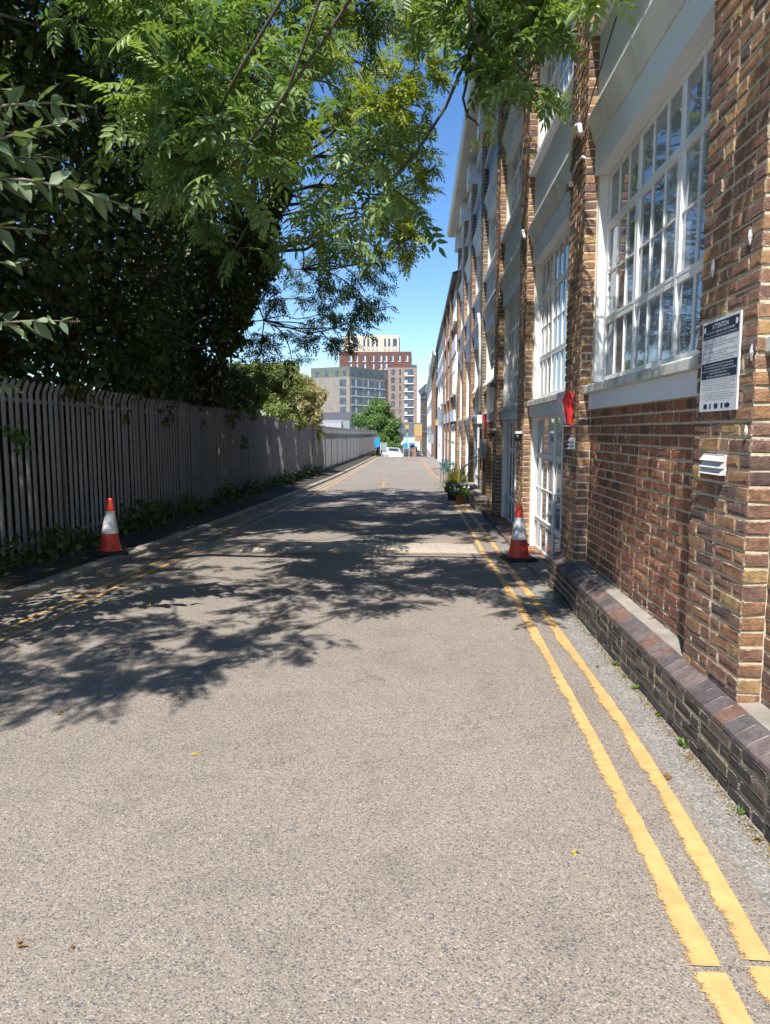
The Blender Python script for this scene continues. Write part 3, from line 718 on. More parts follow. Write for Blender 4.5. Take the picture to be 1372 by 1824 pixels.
# threshold ledge in front of the tall windows
mb = MB(); y = 7.52; r = random.Random(5)
while y < 15.6:
    yb = y + .15; t = min(1, max(0, r.gauss(.7, .25)))
    mb.box(1.44, 1.70, y + .003, yb - .003, g(y) - .1, -.052 + r.uniform(-.003, .003), 1, t)
    mb.box(1.36 + r.uniform(-.004, .004), 1.436, y + .003, yb - .003, g(y) - .1, -.045 + r.uniform(-.003, .003), 0, min(1, max(0, r.gauss(.4, .3)))); y = yb
mb.build('threshold', ['brick_purple', 'brick_red'], B)
# downpipes, cables
def pipe(name, pts, r_, mat, parent, label=None): 
    mb = MB(); mb.tube(pts, r_, 10); return mb.build(name, mat, parent, smooth=True, label=label)
pipe('downpipe', [(1.40, 17.22, 4.35), (1.43, 17.22, 4.1), (1.45, 17.22, 3.6), (1.45, 17.22, 2.06)], .034, 'pipe_white', B)
pipe('downpipe', [(1.46, 27.7, 4.6), (1.46, 27.7, 2.3)], .04, 'pipe_white', B)
pipe('cable', [(1.50, 7.53, 4.3), (1.47, 7.3, 4.42), (1.46, 7.1, 4.43), (1.45, 6.9, 4.36), (1.44, 6.8, 4.25)], .022, 'pipe_white', B)
pipe('cable', [(1.485, 7.4, 4.05), (1.48, 7.1, 4.1), (1.47, 6.83, 4.06), (1.56, 6.80, 4.0)], .012, 'pipe_white', B)
pipe('cable', [(1.50, 11.0, 4.3), (1.47, 10.75, 4.40), (1.46, 10.5, 4.40), (1.45, 10.26, 4.25)], .022, 'pipe_white', B)
pipe('cable', [(1.47, 3.4, 5.5), (1.475, 7.0, 4.30), (1.48, 7.44, 4.15)], .006, 'lamp_black', B)
mb = MB(); mb.box(1.44, 1.498, 7.28, 7.42, 3.95, 4.0); mb.build('cable_clip', 'pipe_dark', B)
# handrail by the white door
H_ = pipe('handrail', [(1.50, 18.2, .98), (1.10, 18.25, .62), (1.08, 18.25, -.2)], .022, 'pipe_white', B)
# plaster dabs on the nearest pier
for (yy_, zz_, s_) in ((3.80, 2.42, .035), (3.40, 2.47, .03), (3.32, 1.95, .03), (3.33, 1.60, .025)):
    mb = MB(); n = 12; rr = random.Random(int(yy_ * 1000))
    ring = [(1.487 + rr.uniform(-.002, .002), yy_ + math.cos(t) * s_ * rr.uniform(.5, .8), zz_ + math.sin(t) * s_ * rr.uniform(.9, 1.5)) for t in np.linspace(0, 2 * math.pi, n, endpoint=False)]
    mb.add(ring + [(1.479, yy_, zz_)], [(i, n, (i + 1) % n) for i in range(n)]); mb.build('plaster_patch', 'plaster', B)

# ------------------------------------------------------------------ further houses of the terrace
def facade(name, y0, y1, xf, ztop, label, mat, wins, extra=None, depth=9, ztone=None):
    t = thing(name, (xf, y0, g(y0)), label, 'building')
    mb = MB(); mb.box(xf, xf + depth, y0 + .003, y1 - .003, g(y1) - .5, ztop); mb.build('wall', mat, t)
    for i, (a, b, za, zb, cols) in enumerate(wins):
        f = MB(); fr = .06; x = xf - .012
        f.box(x - .03, x, a, a + fr, za, zb); f.box(x - .03, x, b - fr, b, za, zb); f.box(x - .029, x, a + fr, b - fr, za, za + fr); f.box(x - .029, x, a + fr, b - fr, zb - fr, zb)
        for yv in np.linspace(a, b, cols + 1)[1:-1]: f.box(x - .028, x, yv - .03, yv + .03, za + fr, zb - fr)
        f.box(x - .027, x, a + fr, b - fr, za + (zb - za) * .62 - .02, za + (zb - za) * .62 + .02)
        wn = f.build('window', 'white_paint', t)
        gb = MB(); gb.add([(x - .005, a + fr, za + fr), (x - .005, b - fr, za + fr), (x - .005, b - fr, zb - fr), (x - .005, a + fr, zb - fr)], [(3, 2, 1, 0)]); gb.build('glass', 'glass', wn)
        s_ = MB(); s_.box(xf - .1, xf, a - .05, b + .05, za - .09, za - .003); s_.build('sill', 'white_paint', wn)
    return t
T2 = facade('terraced_workshop', 28.50, 40.4, 1.50, 7.75, 'brick workshop with white window bands, just past the last pier, before the white building', 'fb_brown',
            [(28.8, 31.6, .0, 1.9, 4), (32.2, 35.4, .0, 1.9, 4), (36, 39.6, .0, 1.9, 4), (28.8, 33.4, 3.15, 4.6, 6), (34, 39.6, 3.15, 4.6, 6), (28.8, 33.4, 6.0, 7.1, 6), (34, 39.6, 6.0, 7.1, 6)])
mb = MB(); mb.box(1.40, 1.497, 28.55, 40.2, 2.0, 2.45); mb.build('fascia', 'fascia', T2)
mb = MB(); mb.box(1.44, 1.497, 28.55, 40.2, 4.72, 5.35); mb.build('spandrel', 'roughcast', T2)
for yq in (31.75, 35.6, 39.65):
    mb = MB(); mb.box(1.36, 1.497, yq, yq + .5, g(yq) - .1, 7.59); mb.build('pier', 'fb_brown', T2)
mb = MB(); mb.box(1.30, 1.498, 28.5, 40.35, 7.60, 7.72); mb.build('gutter', 'pipe_dark', T2)
mb = MB(); mb.prism([(1.3, 7.752), (9, 7.752), (5, 9.1)], 'y', 28.75, 40.35); mb.build('roof', 'slate', T2)
pipe('downpipe', [(1.40, 40.2, 7.62), (1.42, 40.2, 7.3), (1.42, 40.2, g(40))], .06, 'pipe_dark', T2)
T3 = facade('white_workshop', 40.45, 56, 1.50, 7.75, 'white painted building with a small sign board, between the two dark drainpipes', 'fascia',
            [(42, 47, 3.3, 4.8, 6), (48, 54.5, 3.3, 4.8, 6), (42, 54.5, 6.1, 7.1, 12), (45.5, 47.5, -.3, 1.9, 2)])
mb = MB(); mb.box(1.28, 1.497, 40.5, 55.9, 7.62, 7.74); mb.build('gutter', 'pipe_dark', T3)
mb = MB(); mb.prism([(1.3, 7.752), (9, 7.752), (5, 9.1)], 'y', 40.5, 56); mb.build('roof', 'slate', T3)
mb = MB(); mb.box(1.43, 1.497, 41.2, 55, 2.1, 3.0); mb.build('name_board', 'grey_sign', T3)
mb = MB(); mb.box(1.36, 1.497, 41, 55.8, 4.95, 5.3); mb.build('ledge', 'fascia', T3)
pipe('downpipe', [(1.40, 56, 7.62), (1.42, 56, 7.2), (1.42, 56, g(56))], .07, 'pipe_dark', T3)
T4 = facade('brick_workshop', 56.05, 74, 1.50, 7.9, 'dark brick building with a heavy cornice beyond the white painted one', 'fb_dark',
            [(57.5 + 4 * i, 60 + 4 * i, z, z + 1.6, 2) for i in range(4) for z in (.6, 3.4, 5.7)])
for yq in (56.7, 60.4, 64.4, 68.4, 72.4):
    mb = MB(); mb.box(1.32, 1.497, yq, yq + .6, g(yq) - .1, 7.28); mb.build('pier', 'fb_brown', T4)
for yq in (47.2, 51.0):
    mb = MB(); mb.box(1.42, 1.497, yq, yq + .4, g(yq) - .1, 4.9); mb.build('pilaster', 'white_paint', T3)
mb = MB(); mb.prism([(1.15, 7.5), (1.5, 7.3), (1.5, 7.9), (1.1, 7.9)], 'y', 56.1, 73.9); mb.build('cornice', 'stonesill', T4)
T5 = facade('white_house', 74.05, 122, 1.5, 8.6, 'bright white building far along the terrace with a roof block', 'white_paint',
            [(76 + 6 * i, 79.5 + 6 * i, z, z + 1.8, 3) for i in range(7) for z in (-.9, 2.3, 5.2)])
mb = MB(); mb.box(1.25, 3.0, 80, 92, 8.603, 9.9); mb.build('roof_block', 'white_paint', T5)
mb = MB(); mb.box(1.2, 1.497, 74.1, 121, 7.9, 8.3); mb.build('cornice', 'fascia', T5)
T6 = thing('corner_building', (.4, 150, g(150)), 'brown brick building with pale cornice closing the far end of the terrace', 'building')
mb = MB()
c0 = np.array([1.75, 128.]); c1 = np.array([.42, 150.]); dd = (c1 - c0) / np.linalg.norm(c1 - c0); nn = np.array([-dd[1], dd[0]])
if nn[0] > 0: nn = -nn
def pp(s_, d_, z): q = c0 + dd * s_ + nn * d_; return (q[0], q[1], z)
LT = np.linalg.norm(c1 - c0)
mb.add([pp(0, 0, -5), pp(LT, 0, -5), pp(LT, -14, -5), pp(0, -14, -5), pp(0, 0, 9.6), pp(LT, 0, 9.6), pp(LT, -14, 9.6), pp(0, -14, 9.6)],
       [(0, 1, 5, 4), (1, 2, 6, 5), (2, 3, 7, 6), (3, 0, 4, 7), (4, 5, 6, 7)]); mb.build('wall', 'fb_brown', T6)
mb = MB()
mb.add([pp(-.2, 0.02, 9.0), pp(LT + .2, 0.02, 9.0), pp(LT + .4, .5, 9.9), pp(-.4, .5, 9.9), pp(LT + .4, -14, 9.9), pp(-.4, -14, 9.9)], [(0, 1, 2, 3), (3, 2, 4, 5)]); mb.build('cornice', 'stonesill', T6)
for z in (-2.4, .6, 3.6, 6.6):
    for s_ in np.arange(1.5, LT - 2, 3.6):
        mb = MB(); mb.add([pp(s_, .03, z), pp(s_ + 1.8, .03, z), pp(s_ + 1.8, .03, z + 1.9), pp(s_, .03, z + 1.9)], [(0, 1, 2, 3)]); mb.build('window', 'far_glass', T6)

# ------------------------------------------------------------------ things fixed to the wall
# car park notice on the nearest pier
sg_y0, sg_y1, sg_z0, sg_z1 = 3.44, 3.88, 1.70, 2.155
NS = thing('notice_sign', (1.478, 3.66, 1.70), 'white and navy ATTENTION parking notice screwed to the nearest brick pier', 'sign')
mb = MB(); mb.box(1.484, 1.490, sg_y0, sg_y1, sg_z0, sg_z1, 0); mb.build('board', 'sign_white', NS)
mb = MB(); mb.box(1.4905, 1.4945, sg_y0 + .002, sg_y1 - .004, sg_z0 + .002, sg_z1 - .004, 0); mb.build('backing', 'sign_edge', NS)
U_, V_ = (0, -1, 0), (0, 0, 1); ym = (sg_y0 + sg_y1) / 2; X1 = 1.4832; X2 = 1.4824
def band(z0, z1, name='heading_band', mat='navy', a=sg_y0 + .012, b=sg_y1 - .012, x=X1):
    mb = MB(); mb.add([(x, a, z0), (x, a, z1), (x, b, z1), (x, b, z0)], [(0, 1, 2, 3)]); return mb.build(name, mat, NS)
band(2.065, 2.143); band(1.865, 1.945)
def tx(body, size, z, mat='print_white', width=None, y=ym, x=X2, name='lettering'):
    return text_mesh(body, size, name, mat, NS, (x, y, z), U_, V_, width)
tx('ATTENTION', .036, 2.108, width=.19)
tx('PRIVATE LAND - TERMS AND CONDITIONS APPLY', .017, 2.088, width=.34)
tx('BY ENTERING THIS SITE YOU AGREE TO BE BOUND BY THE TERMS BELOW', .010, 2.072, width=.39)
body = ['Parking is permitted for:', 'Authorised users who display a valid permit fully in the windscreen', 'and who are parked within the confines of a marked bay',
        'or', 'Visitors who have registered at reception and paid for their stay in full', 'before leaving the car park', 'If you park here in any other way or fail to follow these terms', 'then you accept liability for the charge set out below']
for i, s_ in enumerate(body):
    tx(s_, .0115, 2.048 - i * .0135, 'navy', width=min(.39, .0062 * len(s_)), x=X1, y=ym + (.10 if len(s_) < 4 else 0), name='body_text')
tx('By parking without meeting the terms above', .0115, 1.928, width=.34); tx('the driver agrees to pay the parking charge', .0115, 1.915, width=.34)
tx('You agree to pay a Parking Charge Notice (PCN) in the sum of £100.00', .0125, 1.900, width=.40); tx('payable within 28 days of issue', .0125, 1.886, width=.2)
tx('This reduces to £60.00 if paid within 14 days', .014, 1.870, width=.28)
for i in range(9):
    tx('Further terms and conditions apply to the use of this land and to any charge which is issued and unpaid', .0085, 1.852 - i * .0115 - (.004 if i > 4 else 0), 'navy', width=.39 if i % 3 != 2 else .3, x=X1, name='small_print')
mb = MB()
for i, (yy_, ww) in enumerate(((3.80, .045), (3.74, .02), (3.67, .045), (3.60, .022))):
    mb.add([(X1, yy_ - ww / 2, 1.714), (X1, yy_ - ww / 2, 1.738), (X1, yy_ + ww / 2, 1.738), (X1, yy_ + ww / 2, 1.714)], [(0, 1, 2, 3)])
mb.add([(X1, 3.54 + .03 * math.cos(t), 1.726 + .012 * math.sin(t)) for t in np.linspace(0, 2 * math.pi, 14, endpoint=False)], [tuple(range(14))]); mb.build('logo', 'navy', NS)
mb = MB()
for yy_ in (3.845, 3.475):
    mb.add([(X2, yy_ + .014 * math.cos(t), 2.115 + .016 * math.sin(t)) for t in np.linspace(0, 2 * math.pi, 10, endpoint=False)], [tuple(range(10))])
mb.build('crest', 'print_white', NS)
# vents
def vent(y, z, w_, h_, label, nl=3):
    t = thing('wall_vent', (1.49, y, z), label, 'vent', 'white louvred vents on the piers')
    mb = MB(); mb.box(1.483, 1.497, y - w_ / 2, y + w_ / 2, z, z + h_); mb.build('frame', 'pipe_white', t)
    mb = MB()
    for i in range(nl):
        za = z + h_ * (i + .05) / nl; zb_ = z + h_ * (i + .8) / nl
        mb.prism([(1.482, zb_), (1.462, za), (1.466, za - .002), (1.4825, za)], 'y', y - w_ / 2 + .004, y + w_ / 2 - .004)
    mb.build('louvre', 'pipe_white', t)
vent(3.665, 1.385, .26, .10, 'white louvred vent on the nearest pier, under the parking notice')
vent(7.0, 1.43, .2, .11, 'small white louvred vent on the second pier, below the red alarm box')
# alarm boxes: wedge shaped
def alarm(y, z, s_, label, x=1.497):
    t = thing('alarm_box', (x, y, z), label, 'alarm box', 'red alarm boxes on the piers')
    W, H, D = .26 * s_, .30 * s_, .10 * s_
    pr = [(x, z), (x - D * .55, z + .01), (x - D, z + H * .78), (x - D * .7, z + H), (x, z + H)]
    mb = MB(); mb.prism(pr, 'y', y - W / 2, y + W / 2, 0); mb.build('casing', 'red_plastic', t)
    pr2 = [(x - D * .56, z + .012), (x - D * .56 - .006, z + .02), (x - D - .006, z + H * .76), (x - D, z + H * .77)]
    mb = MB(); mb.prism(pr2, 'y', y - W / 2 + .02, y + W / 2 - .02); mb.build('label_plate', 'sign_white', t)
    mb = MB(); mb.box(x - D * .6, x - .002, y - W / 2 + .01, y + W / 2 - .01, z - .012, z - .001); mb.build('base', 'pipe_white', t)
alarm(7.18, 1.66, 1.05, 'red wedge-shaped alarm box with white face, high on the second pier')
alarm(15.95, 1.70, .9, 'dull red alarm box above the grey cabinet, on the orange brick pier')
# grey cabinet under the second alarm
t = thing('meter_cabinet', (1.49, 15.9, .9), 'narrow grey-green metal cabinet on the orange brick pier', 'cabinet')
mb = MB(); mb.box(1.40, 1.496, 15.82, 16.1, 1.0, 1.42); mb.build('casing', 'metal_box', t)
mb = MB(); mb.box(1.395, 1.399, 15.84, 16.08, 1.02, 1.40); mb.build('door', 'metal_box', t)
mb = MB(); mb.tube([(1.45, 15.95, 1.0), (1.45, 15.95, .75), (1.49, 15.95, .7)], .02, 8); mb.build('conduit', 'lamp_black', t)
# small bulkhead lamps
for i, (y, z, lab) in enumerate(((10.45, 1.45, 'small black wall lamp with white top on the third pier'), (13.95, 1.5, 'small black wall lamp with white top on the fourth pier'))):
    t = thing('wall_lamp', (1.49, y, z), lab, 'wall lamp', 'black lamps on the piers')
    mb = MB(); mb.lathe((1.44, y, z), [(.0, 0), (.035, .005), (.045, .05), (.04, .10), (.0, .11)], 12); mb.build('lamp_body', 'lamp_black', t, smooth=True)
    mb = MB(); mb.box(1.40, 1.497, y - .05, y + .05, z + .115, z + .15); mb.build('hood', 'pipe_white', t)
# junction box and cctv at pier five
t = thing('junction_box', (1.43, 17.0, 1.9), 'white junction box beside the downpipe foot, above the red alarm', 'box')
mb = MB(); mb.box(1.38, 1.497, 16.92, 17.1, 1.78, 1.98); mb.build('casing', 'pipe_white', t)
mb = MB(); mb.tube([(1.42, 17.0, 1.78), (1.42, 17.0, 1.2)], .03, 8); mb.build('conduit', 'pipe_white', t)
# hanging signs further on
for (y, z, lab, m_) in ((62, .55, 'small white projecting sign outside the dark brick building', 'grey_sign'), (50, 2.0, 'small yellow round sign on the white painted building', 'yellow_board')):
    t = thing('hanging_sign', (1.4, y, z), lab, 'sign')
    mb = MB(); mb.box(.85 if y > 55 else 1.2, 1.38, y, y + .05, z, z + (.8 if y > 55 else .4)); mb.build('board', m_, t)
    mb = MB(); mb.tube([(1.5, y + .02, z + .85), (.85, y + .02, z + .85)] if y > 55 else [(1.5, y + .02, z + .45), (1.2, y + .02, z + .45)], .02, 6); mb.build('bracket', 'pipe_dark', t)

# ------------------------------------------------------------------ traffic cones
def cone(x, y, z, rot, label, tilt=0, s_=1.0):
    t = thing('traffic_cone', (0, 0, 0), label, 'traffic cone', 'red and white traffic cones beside the lane')
    h = .71 * s_; rb = .135 * s_; rt = .032 * s_
    def rr(q): return rb + (rt - rb) * q
    mb = MB(); b = .205 * s_; c_ = .045
    o8 = [(b, b - c_), (b - c_, b), (-b + c_, b), (-b, b - c_), (-b, -b + c_), (-b + c_, -b), (b - c_, -b), (b, -b + c_)]
    mb.prism(o8, 'z', 0, .03 * s_); mb.prism([(p[0] * .86, p[1] * .86) for p in o8], 'z', .0301 * s_, .042 * s_)
    mb.build('base', 'plastic_dark', t)
    def seg(q0, q1, name, m_, e=0):
        mb = MB(); mb.lathe((0, 0, 0), [(rr(q0) + e, .042 * s_ + h * q0 * .94), (rr(q1) + e, .042 * s_ + h * q1 * .94)], 28); return mb.build(name, m_, t, smooth=False)
    bdy = MB(); pf = [(rr(0) + .012, .042 * s_), (rr(.02) + .003, .06 * s_)] + [(rr(q), .042 * s_ + h * q * .94) for q in (.2, .33)] 
    bdy.lathe((0, 0, 0), pf, 28); bdy.build('lower_body', 'cone_red', t)
    seg(.33, .76, 'reflective_sleeve', 'cone_white', .002)
    tp = MB(); tp.lathe((0, 0, 0), [(rr(.76), .042 * s_ + h * .7144), (rr(.98), .042 * s_ + h * .92), (rr(1) * .7, .042 * s_ + h * .945), (.006, .042 * s_ + h * .945)], 28); tp.build('tip', 'cone_red', t)
    t.location = (x, y, z); t.rotation_euler = (0, R(tilt), R(rot)); return t
cone(1.30, 9.13, g(9.13) + .006, 12, 'bright red and white traffic cone by the tall window on the right')
cone(-3.98, 8.95, g(8.95) + .075, 30, 'dull red and white traffic cone by the grey steel fence', tilt=2)

# ------------------------------------------------------------------ palisade fence
FX = -4.86
def ftop(y): return float(np.interp(y, [2, 8, 11, 18.6, 39, 60, 90], [2.27, 2.24, 2.24, 2.16, 1.85, 1.72, 1.66]))
def fbase(y): return ftop(y) - 2.38
FE = thing('palisade_fence', (FX, 3, fbase(3)), 'tall grey steel palisade fence along the left side of the lane', 'fence')
PB = 2.76
prof = [(-.034, 0), (-.017, .024), (0, .006), (.017, .024), (.034, 0)]
yb0 = 4.0 - PB
nb = 0
while yb0 < 84:
    mb = MB(); zt = ftop(yb0 + PB / 2); zb = fbase(yb0 + PB / 2)
    npal = 18
    for i in range(npal):
        y = yb0 + PB * (i + .5) / npal; r_ = rnd
        lean = r_.gauss(0, .007); xo = FX + r_.uniform(-.005, .005)
        lv = [(zb + .03, 0, 1, 0), (zt - .17, 0, 1, lean), (zt - .13, .012, 1, lean), (zt - .055, .045, .95, lean)]
        vs = []
        for (z, ox, sc, ln) in lv:
            for (a, b) in prof: vs.append((xo + ox + b, y + a * sc + ln, z))
        fs = []
        for q in range(3):
            for p in range(4): fs.append((q * 5 + p, q * 5 + p + 1, (q + 1) * 5 + p + 1, (q + 1) * 5 + p))
        k0 = len(vs); vs += [(xo + .085, y - .03 + lean, zt - .01), (xo + .07, y + lean, zt), (xo + .085, y + .03 + lean, zt - .01)]
        fs += [(15, 16, k0), (16, 17, k0 + 1), (17, 18, k0 + 1), (18, 19, k0 + 2)]
        mb.add(vs, fs)
    mb.build('paling_panel', 'galv', FE)
    for zr in (zb + .32, zt - .29):
        mb = MB(); mb.prism([(FX - .004, zr + .05), (FX - .004, zr), (FX - .046, zr), (FX - .046, zr + .006), (FX - .01, zr + .006), (FX - .01, zr + .05)][::-1], 'y', yb0 + .03, yb0 + PB - .03); mb.build('rail', 'galv', FE)
    mb = MB(); y = yb0; mb.box(FX - .05, FX + .02, y - .005, y + .005, zb - .1, zt - .03); mb.box(FX + .02, FX + .027, y - .024, y + .024, zb - .1, zt - .03); mb.box(FX - .057, FX - .05, y - .024, y + .024, zb - .1, zt - .03)
    mb.build('post', 'post', FE)
    yb0 += PB; nb += 1

# ------------------------------------------------------------------ foliage
def unit(v): return v / (np.linalg.norm(v, axis=-1, keepdims=True) + 1e-9)
def T_compound(pairs=4, L_=.34, W=.095, det=False):
    vs = []; fs = []
    def leaf(bx, by, ang, l, w_, dz0=0):
        c_, s_ = math.cos(ang), math.sin(ang)
        if det: pts = [(0, 0, 0), (.3, w_ / 2 / l, .02), (.65, w_ / 2 / l * .8, .0), (1, 0, -.12), (.65, -w_ / 2 / l * .8, .0), (.3, -w_ / 2 / l, .02)]
        else: pts = [(0, 0, 0), (.42, w_ / 2 / l, .02), (1, 0, -.1), (.42, -w_ / 2 / l, .02)]
        o = len(vs)
        for (a, b, z) in pts:
            x = bx + (a * c_ - b * s_) * l; y = by + (a * s_ + b * c_) * l
            vs.append((x, y, z * l + dz0 - .3 * x * x - .35 * abs(y) ** 1.5))
        if det: fs.extend([(o, o + 1, o + 2, o + 3), (o, o + 3, o + 4, o + 5)])
        else: fs.extend([(o, o + 1, o + 2), (o, o + 2, o + 3)])
    for i in range(pairs):
        x = .22 + .62 * i / pairs; ll = L_ * (1 - .15 * i / pairs)
        for sd in (1, -1): leaf(x, .0, sd * R(58), ll, W)
    leaf(.82, 0, 0, L_ * .95, W)
    return np.array(vs), np.array(fs)
def T_simple(w_=.6, fold=.12, quad=True):
    return np.array([(0, 0, 0), (.38, w_ / 2, fold), (1, 0, -.1), (.38, -w_ / 2, fold)]), np.array([(0, 1, 2), (0, 2, 3)])
def T_lance(w_=.3):
    return np.array([(0, 0, 0), (.3, w_ / 2, .05), (.68, w_ * .36, .0), (1, 0, -.14), (.68, -w_ * .36, .0), (.3, -w_ / 2, .05)]), np.array([(0, 1, 2, 3), (0, 3, 4, 5)])
def scatter(name, P, D, Nn, Sz, tmpl, mat, parent, tone=None, rg=rng):
    tv, tf = tmpl; D = unit(D); B_ = unit(np.cross(Nn, D)); N2 = np.cross(D, B_)
    V = P[:, None, :] + Sz[:, None, None] * (tv[None, :, 0:1] * D[:, None] + tv[None, :, 1:2] * B_[:, None] + tv[None, :, 2:3] * N2[:, None])
    n, k = len(P), len(tv); F = (tf[None] + (np.arange(n) * k)[:, None, None]).reshape(-1, tf.shape[1])
    if tone is None: tone = np.clip(rg.normal(.5, .25, n), 0, 1)
    return npmesh(name, V.reshape(-1, 3), F, mat, np.repeat(tone, k), parent)
def sprays(clusters, spray_len, leaves_per, rg, up=.25, droop=.25, density=1.0):
    """clusters: rows (x,y,z,rx,ry,rz,n). returns leaf positions, directions, normals, and twig polylines"""
    Ps = []; Ds = []; Ns = []; tw = []
    for c in clusters:
        n = max(1, int(c[6] * density)); ctr = np.array(c[:3]); rad = np.array(c[3:6])
        dr = unit(rg.normal(size=(n, 3))); dr[:, 2] += up * .5; dr = unit(dr)
        sl = spray_len * (c[7] if len(c) > 7 else 1)
        root = ctr + dr * rad * rg.uniform(.0, .75, (n, 1))
        dd_ = unit(dr + rg.normal(size=(n, 3)) * .45 + np.array([0, 0, up]))
        Ls = sl * rg.uniform(.6, 1.2, n)
        tip = root + dd_ * Ls[:, None]; tip[:, 2] -= Ls * droop * .6
        mid = (root + tip) / 2; mid[:, 2] += Ls * .12
        tw.append(np.stack([root, mid, tip], 1))
        t = np.linspace(.2, 1, leaves_per)[None, :, None]
        pos = root[:, None] * (1 - t) ** 2 + 2 * mid[:, None] * t * (1 - t) + tip[:, None] * t ** 2
        tan = unit(tip - root)[:, None] + np.zeros_like(pos)
        side = unit(np.cross(tan, np.array([0, 0, 1.])) + rg.normal(size=pos.shape) * .25)
        sg_ = np.where(np.arange(leaves_per) % 2 == 0, 1, -1)[None, :, None]
        D = unit(tan * .7 + side * sg_ * (1 - .6 * t) + np.array([0, 0, -droop]) + rg.normal(size=pos.shape) * .32)
        Nn = unit(np.array([0, 0, 1.]) + rg.normal(size=pos.shape) * .55)
        Ps.append(pos.reshape(-1, 3)); Ds.append(D.reshape(-1, 3)); Ns.append(Nn.reshape(-1, 3))
    return np.concatenate(Ps), np.concatenate(Ds), np.concatenate(Ns), np.concatenate(tw)
def twigs_mesh(name, tw, r0, mat, parent):
    n = len(tw); V = []; 
    ax = unit(tw[:, 2] - tw[:, 0]); a = unit(np.cross(ax, np.array([.3, .2, 1.]))); b = np.cross(ax, a)
    vs = []
    for j, rr_ in enumerate((r0, r0 * .7, r0 * .3)):
        for k in range(3):
            t = 2 * math.pi * k / 3; vs.append(tw[:, j] + (a * math.cos(t) + b * math.sin(t)) * rr_)
    V = np.stack(vs, 1).reshape(-1, 3)
    tf = np.array([(j * 3 + k, j * 3 + (k + 1) % 3, (j + 1) * 3 + (k + 1) % 3, (j + 1) * 3 + k) for j in range(2) for k in range(3)])
    F = (tf[None] + (np.arange(n) * 9)[:, None, None]).reshape(-1, 4)
    return npmesh(name, V, F, mat, None, parent)
def limb(mb, a, b, r0, r1, sag=0, wig=.08, n=7, rr=rnd, sides=8):
    a = np.array(a, float); b = np.array(b, float); Ln = np.linalg.norm(b - a); pts = []; 
    o1 = np.array([rr.gauss(0, 1) for _ in range(3)]) * wig * Ln; o2 = np.array([rr.gauss(0, 1) for _ in range(3)]) * wig * .5 * Ln
    for i in range(n + 1):
        t = i / n; p = a + (b - a) * t + o1 * math.sin(math.pi * t) + o2 * math.sin(2 * math.pi * t); p[2] -= sag * Ln * math.sin(math.pi * t); pts.append(p)
    mb.tube(pts, [r0 + (r1 - r0) * (i / n) ** .8 for i in range(n + 1)], sides); return pts

def tree(label, base, trunk_pts, trunk_r, clusters, mat, leafsz, spray_len, leaves_per, tmpl, seed, name='tree', group=None, bark='bark', link=1, twig_r=.006, up=.25, droop=.25, tone_shift=0, cat='tree', limb_r=.05, attach=None):
    t = thing(name, base, label, cat, group); rg = np.random.default_rng(seed); rr = random.Random(seed)
    mb = MB(); mb.tube(trunk_pts, [trunk_r * (1 - .75 * i / max(1, len(trunk_pts) - 1)) for i in range(len(trunk_pts))], 12); mb.build('trunk', bark, t, smooth=True)
    TP = np.array(attach if attach is not None else trunk_pts, float)
    if link:
        mb = MB()
        for i, c in enumerate(clusters):
            if i % link: continue
            q = np.array(c[:3]); 
            sc = np.linalg.norm(TP - q, axis=1) + np.maximum(0, TP[:, 2] - q[2]) * .8; a = TP[int(np.argmin(sc))]
            limb(mb, a, q, limb_r * min(1, .35 + np.linalg.norm(q - a) * .12), .012, -.06, .07, 7, rr, 6)
        mb.build('branch', bark, t, smooth=True)
    P, D, Nn, tw = sprays(clusters, spray_len, leaves_per, rg, up, droop)
    sz = leafsz * rg.uniform(.75, 1.2, len(P))
    # tone varies by spray as well as by leaf
    nt_ = len(tw); tn = np.repeat(rg.normal(.5 + tone_shift, .2, nt_), leaves_per) + rg.normal(0, .12, len(P))
    tn = np.clip(tn, 0, 1); hm = rg.random(len(P)) < .5
    scatter('crown', P[hm], D[hm], Nn[hm], sz[hm], tmpl, mat, t, tn[hm]); hm = ~hm
    scatter('crown', P[hm], D[hm], Nn[hm], sz[hm] * .9, T_compound(3, .42, .16, tmpl is CMP), mat, t, tn[hm])
    twigs_mesh('twig', tw, twig_r, bark, t)
    return t
def cl(px, py, y, r, n, sq=1.0):
    p = at(px, py, y); return (p[0], p[1], p[2], r, r, r * sq, n)
def box_cl(x0, x1, y0, y1, z0, z1, count, r, n, rg, keep=None):
    out = []
    while len(out) < count:
        p = (rg.uniform(x0, x1), rg.uniform(y0, y1), rg.uniform(z0, z1))
        if keep is None or keep(*p): out.append((*p, r, r, r * .7, n))
    return out
CMP = T_compound(4, .34, .115, True); CMPL = T_compound(4, .34, .12, False); CMP3 = T_compound(3, .36, .14, False)

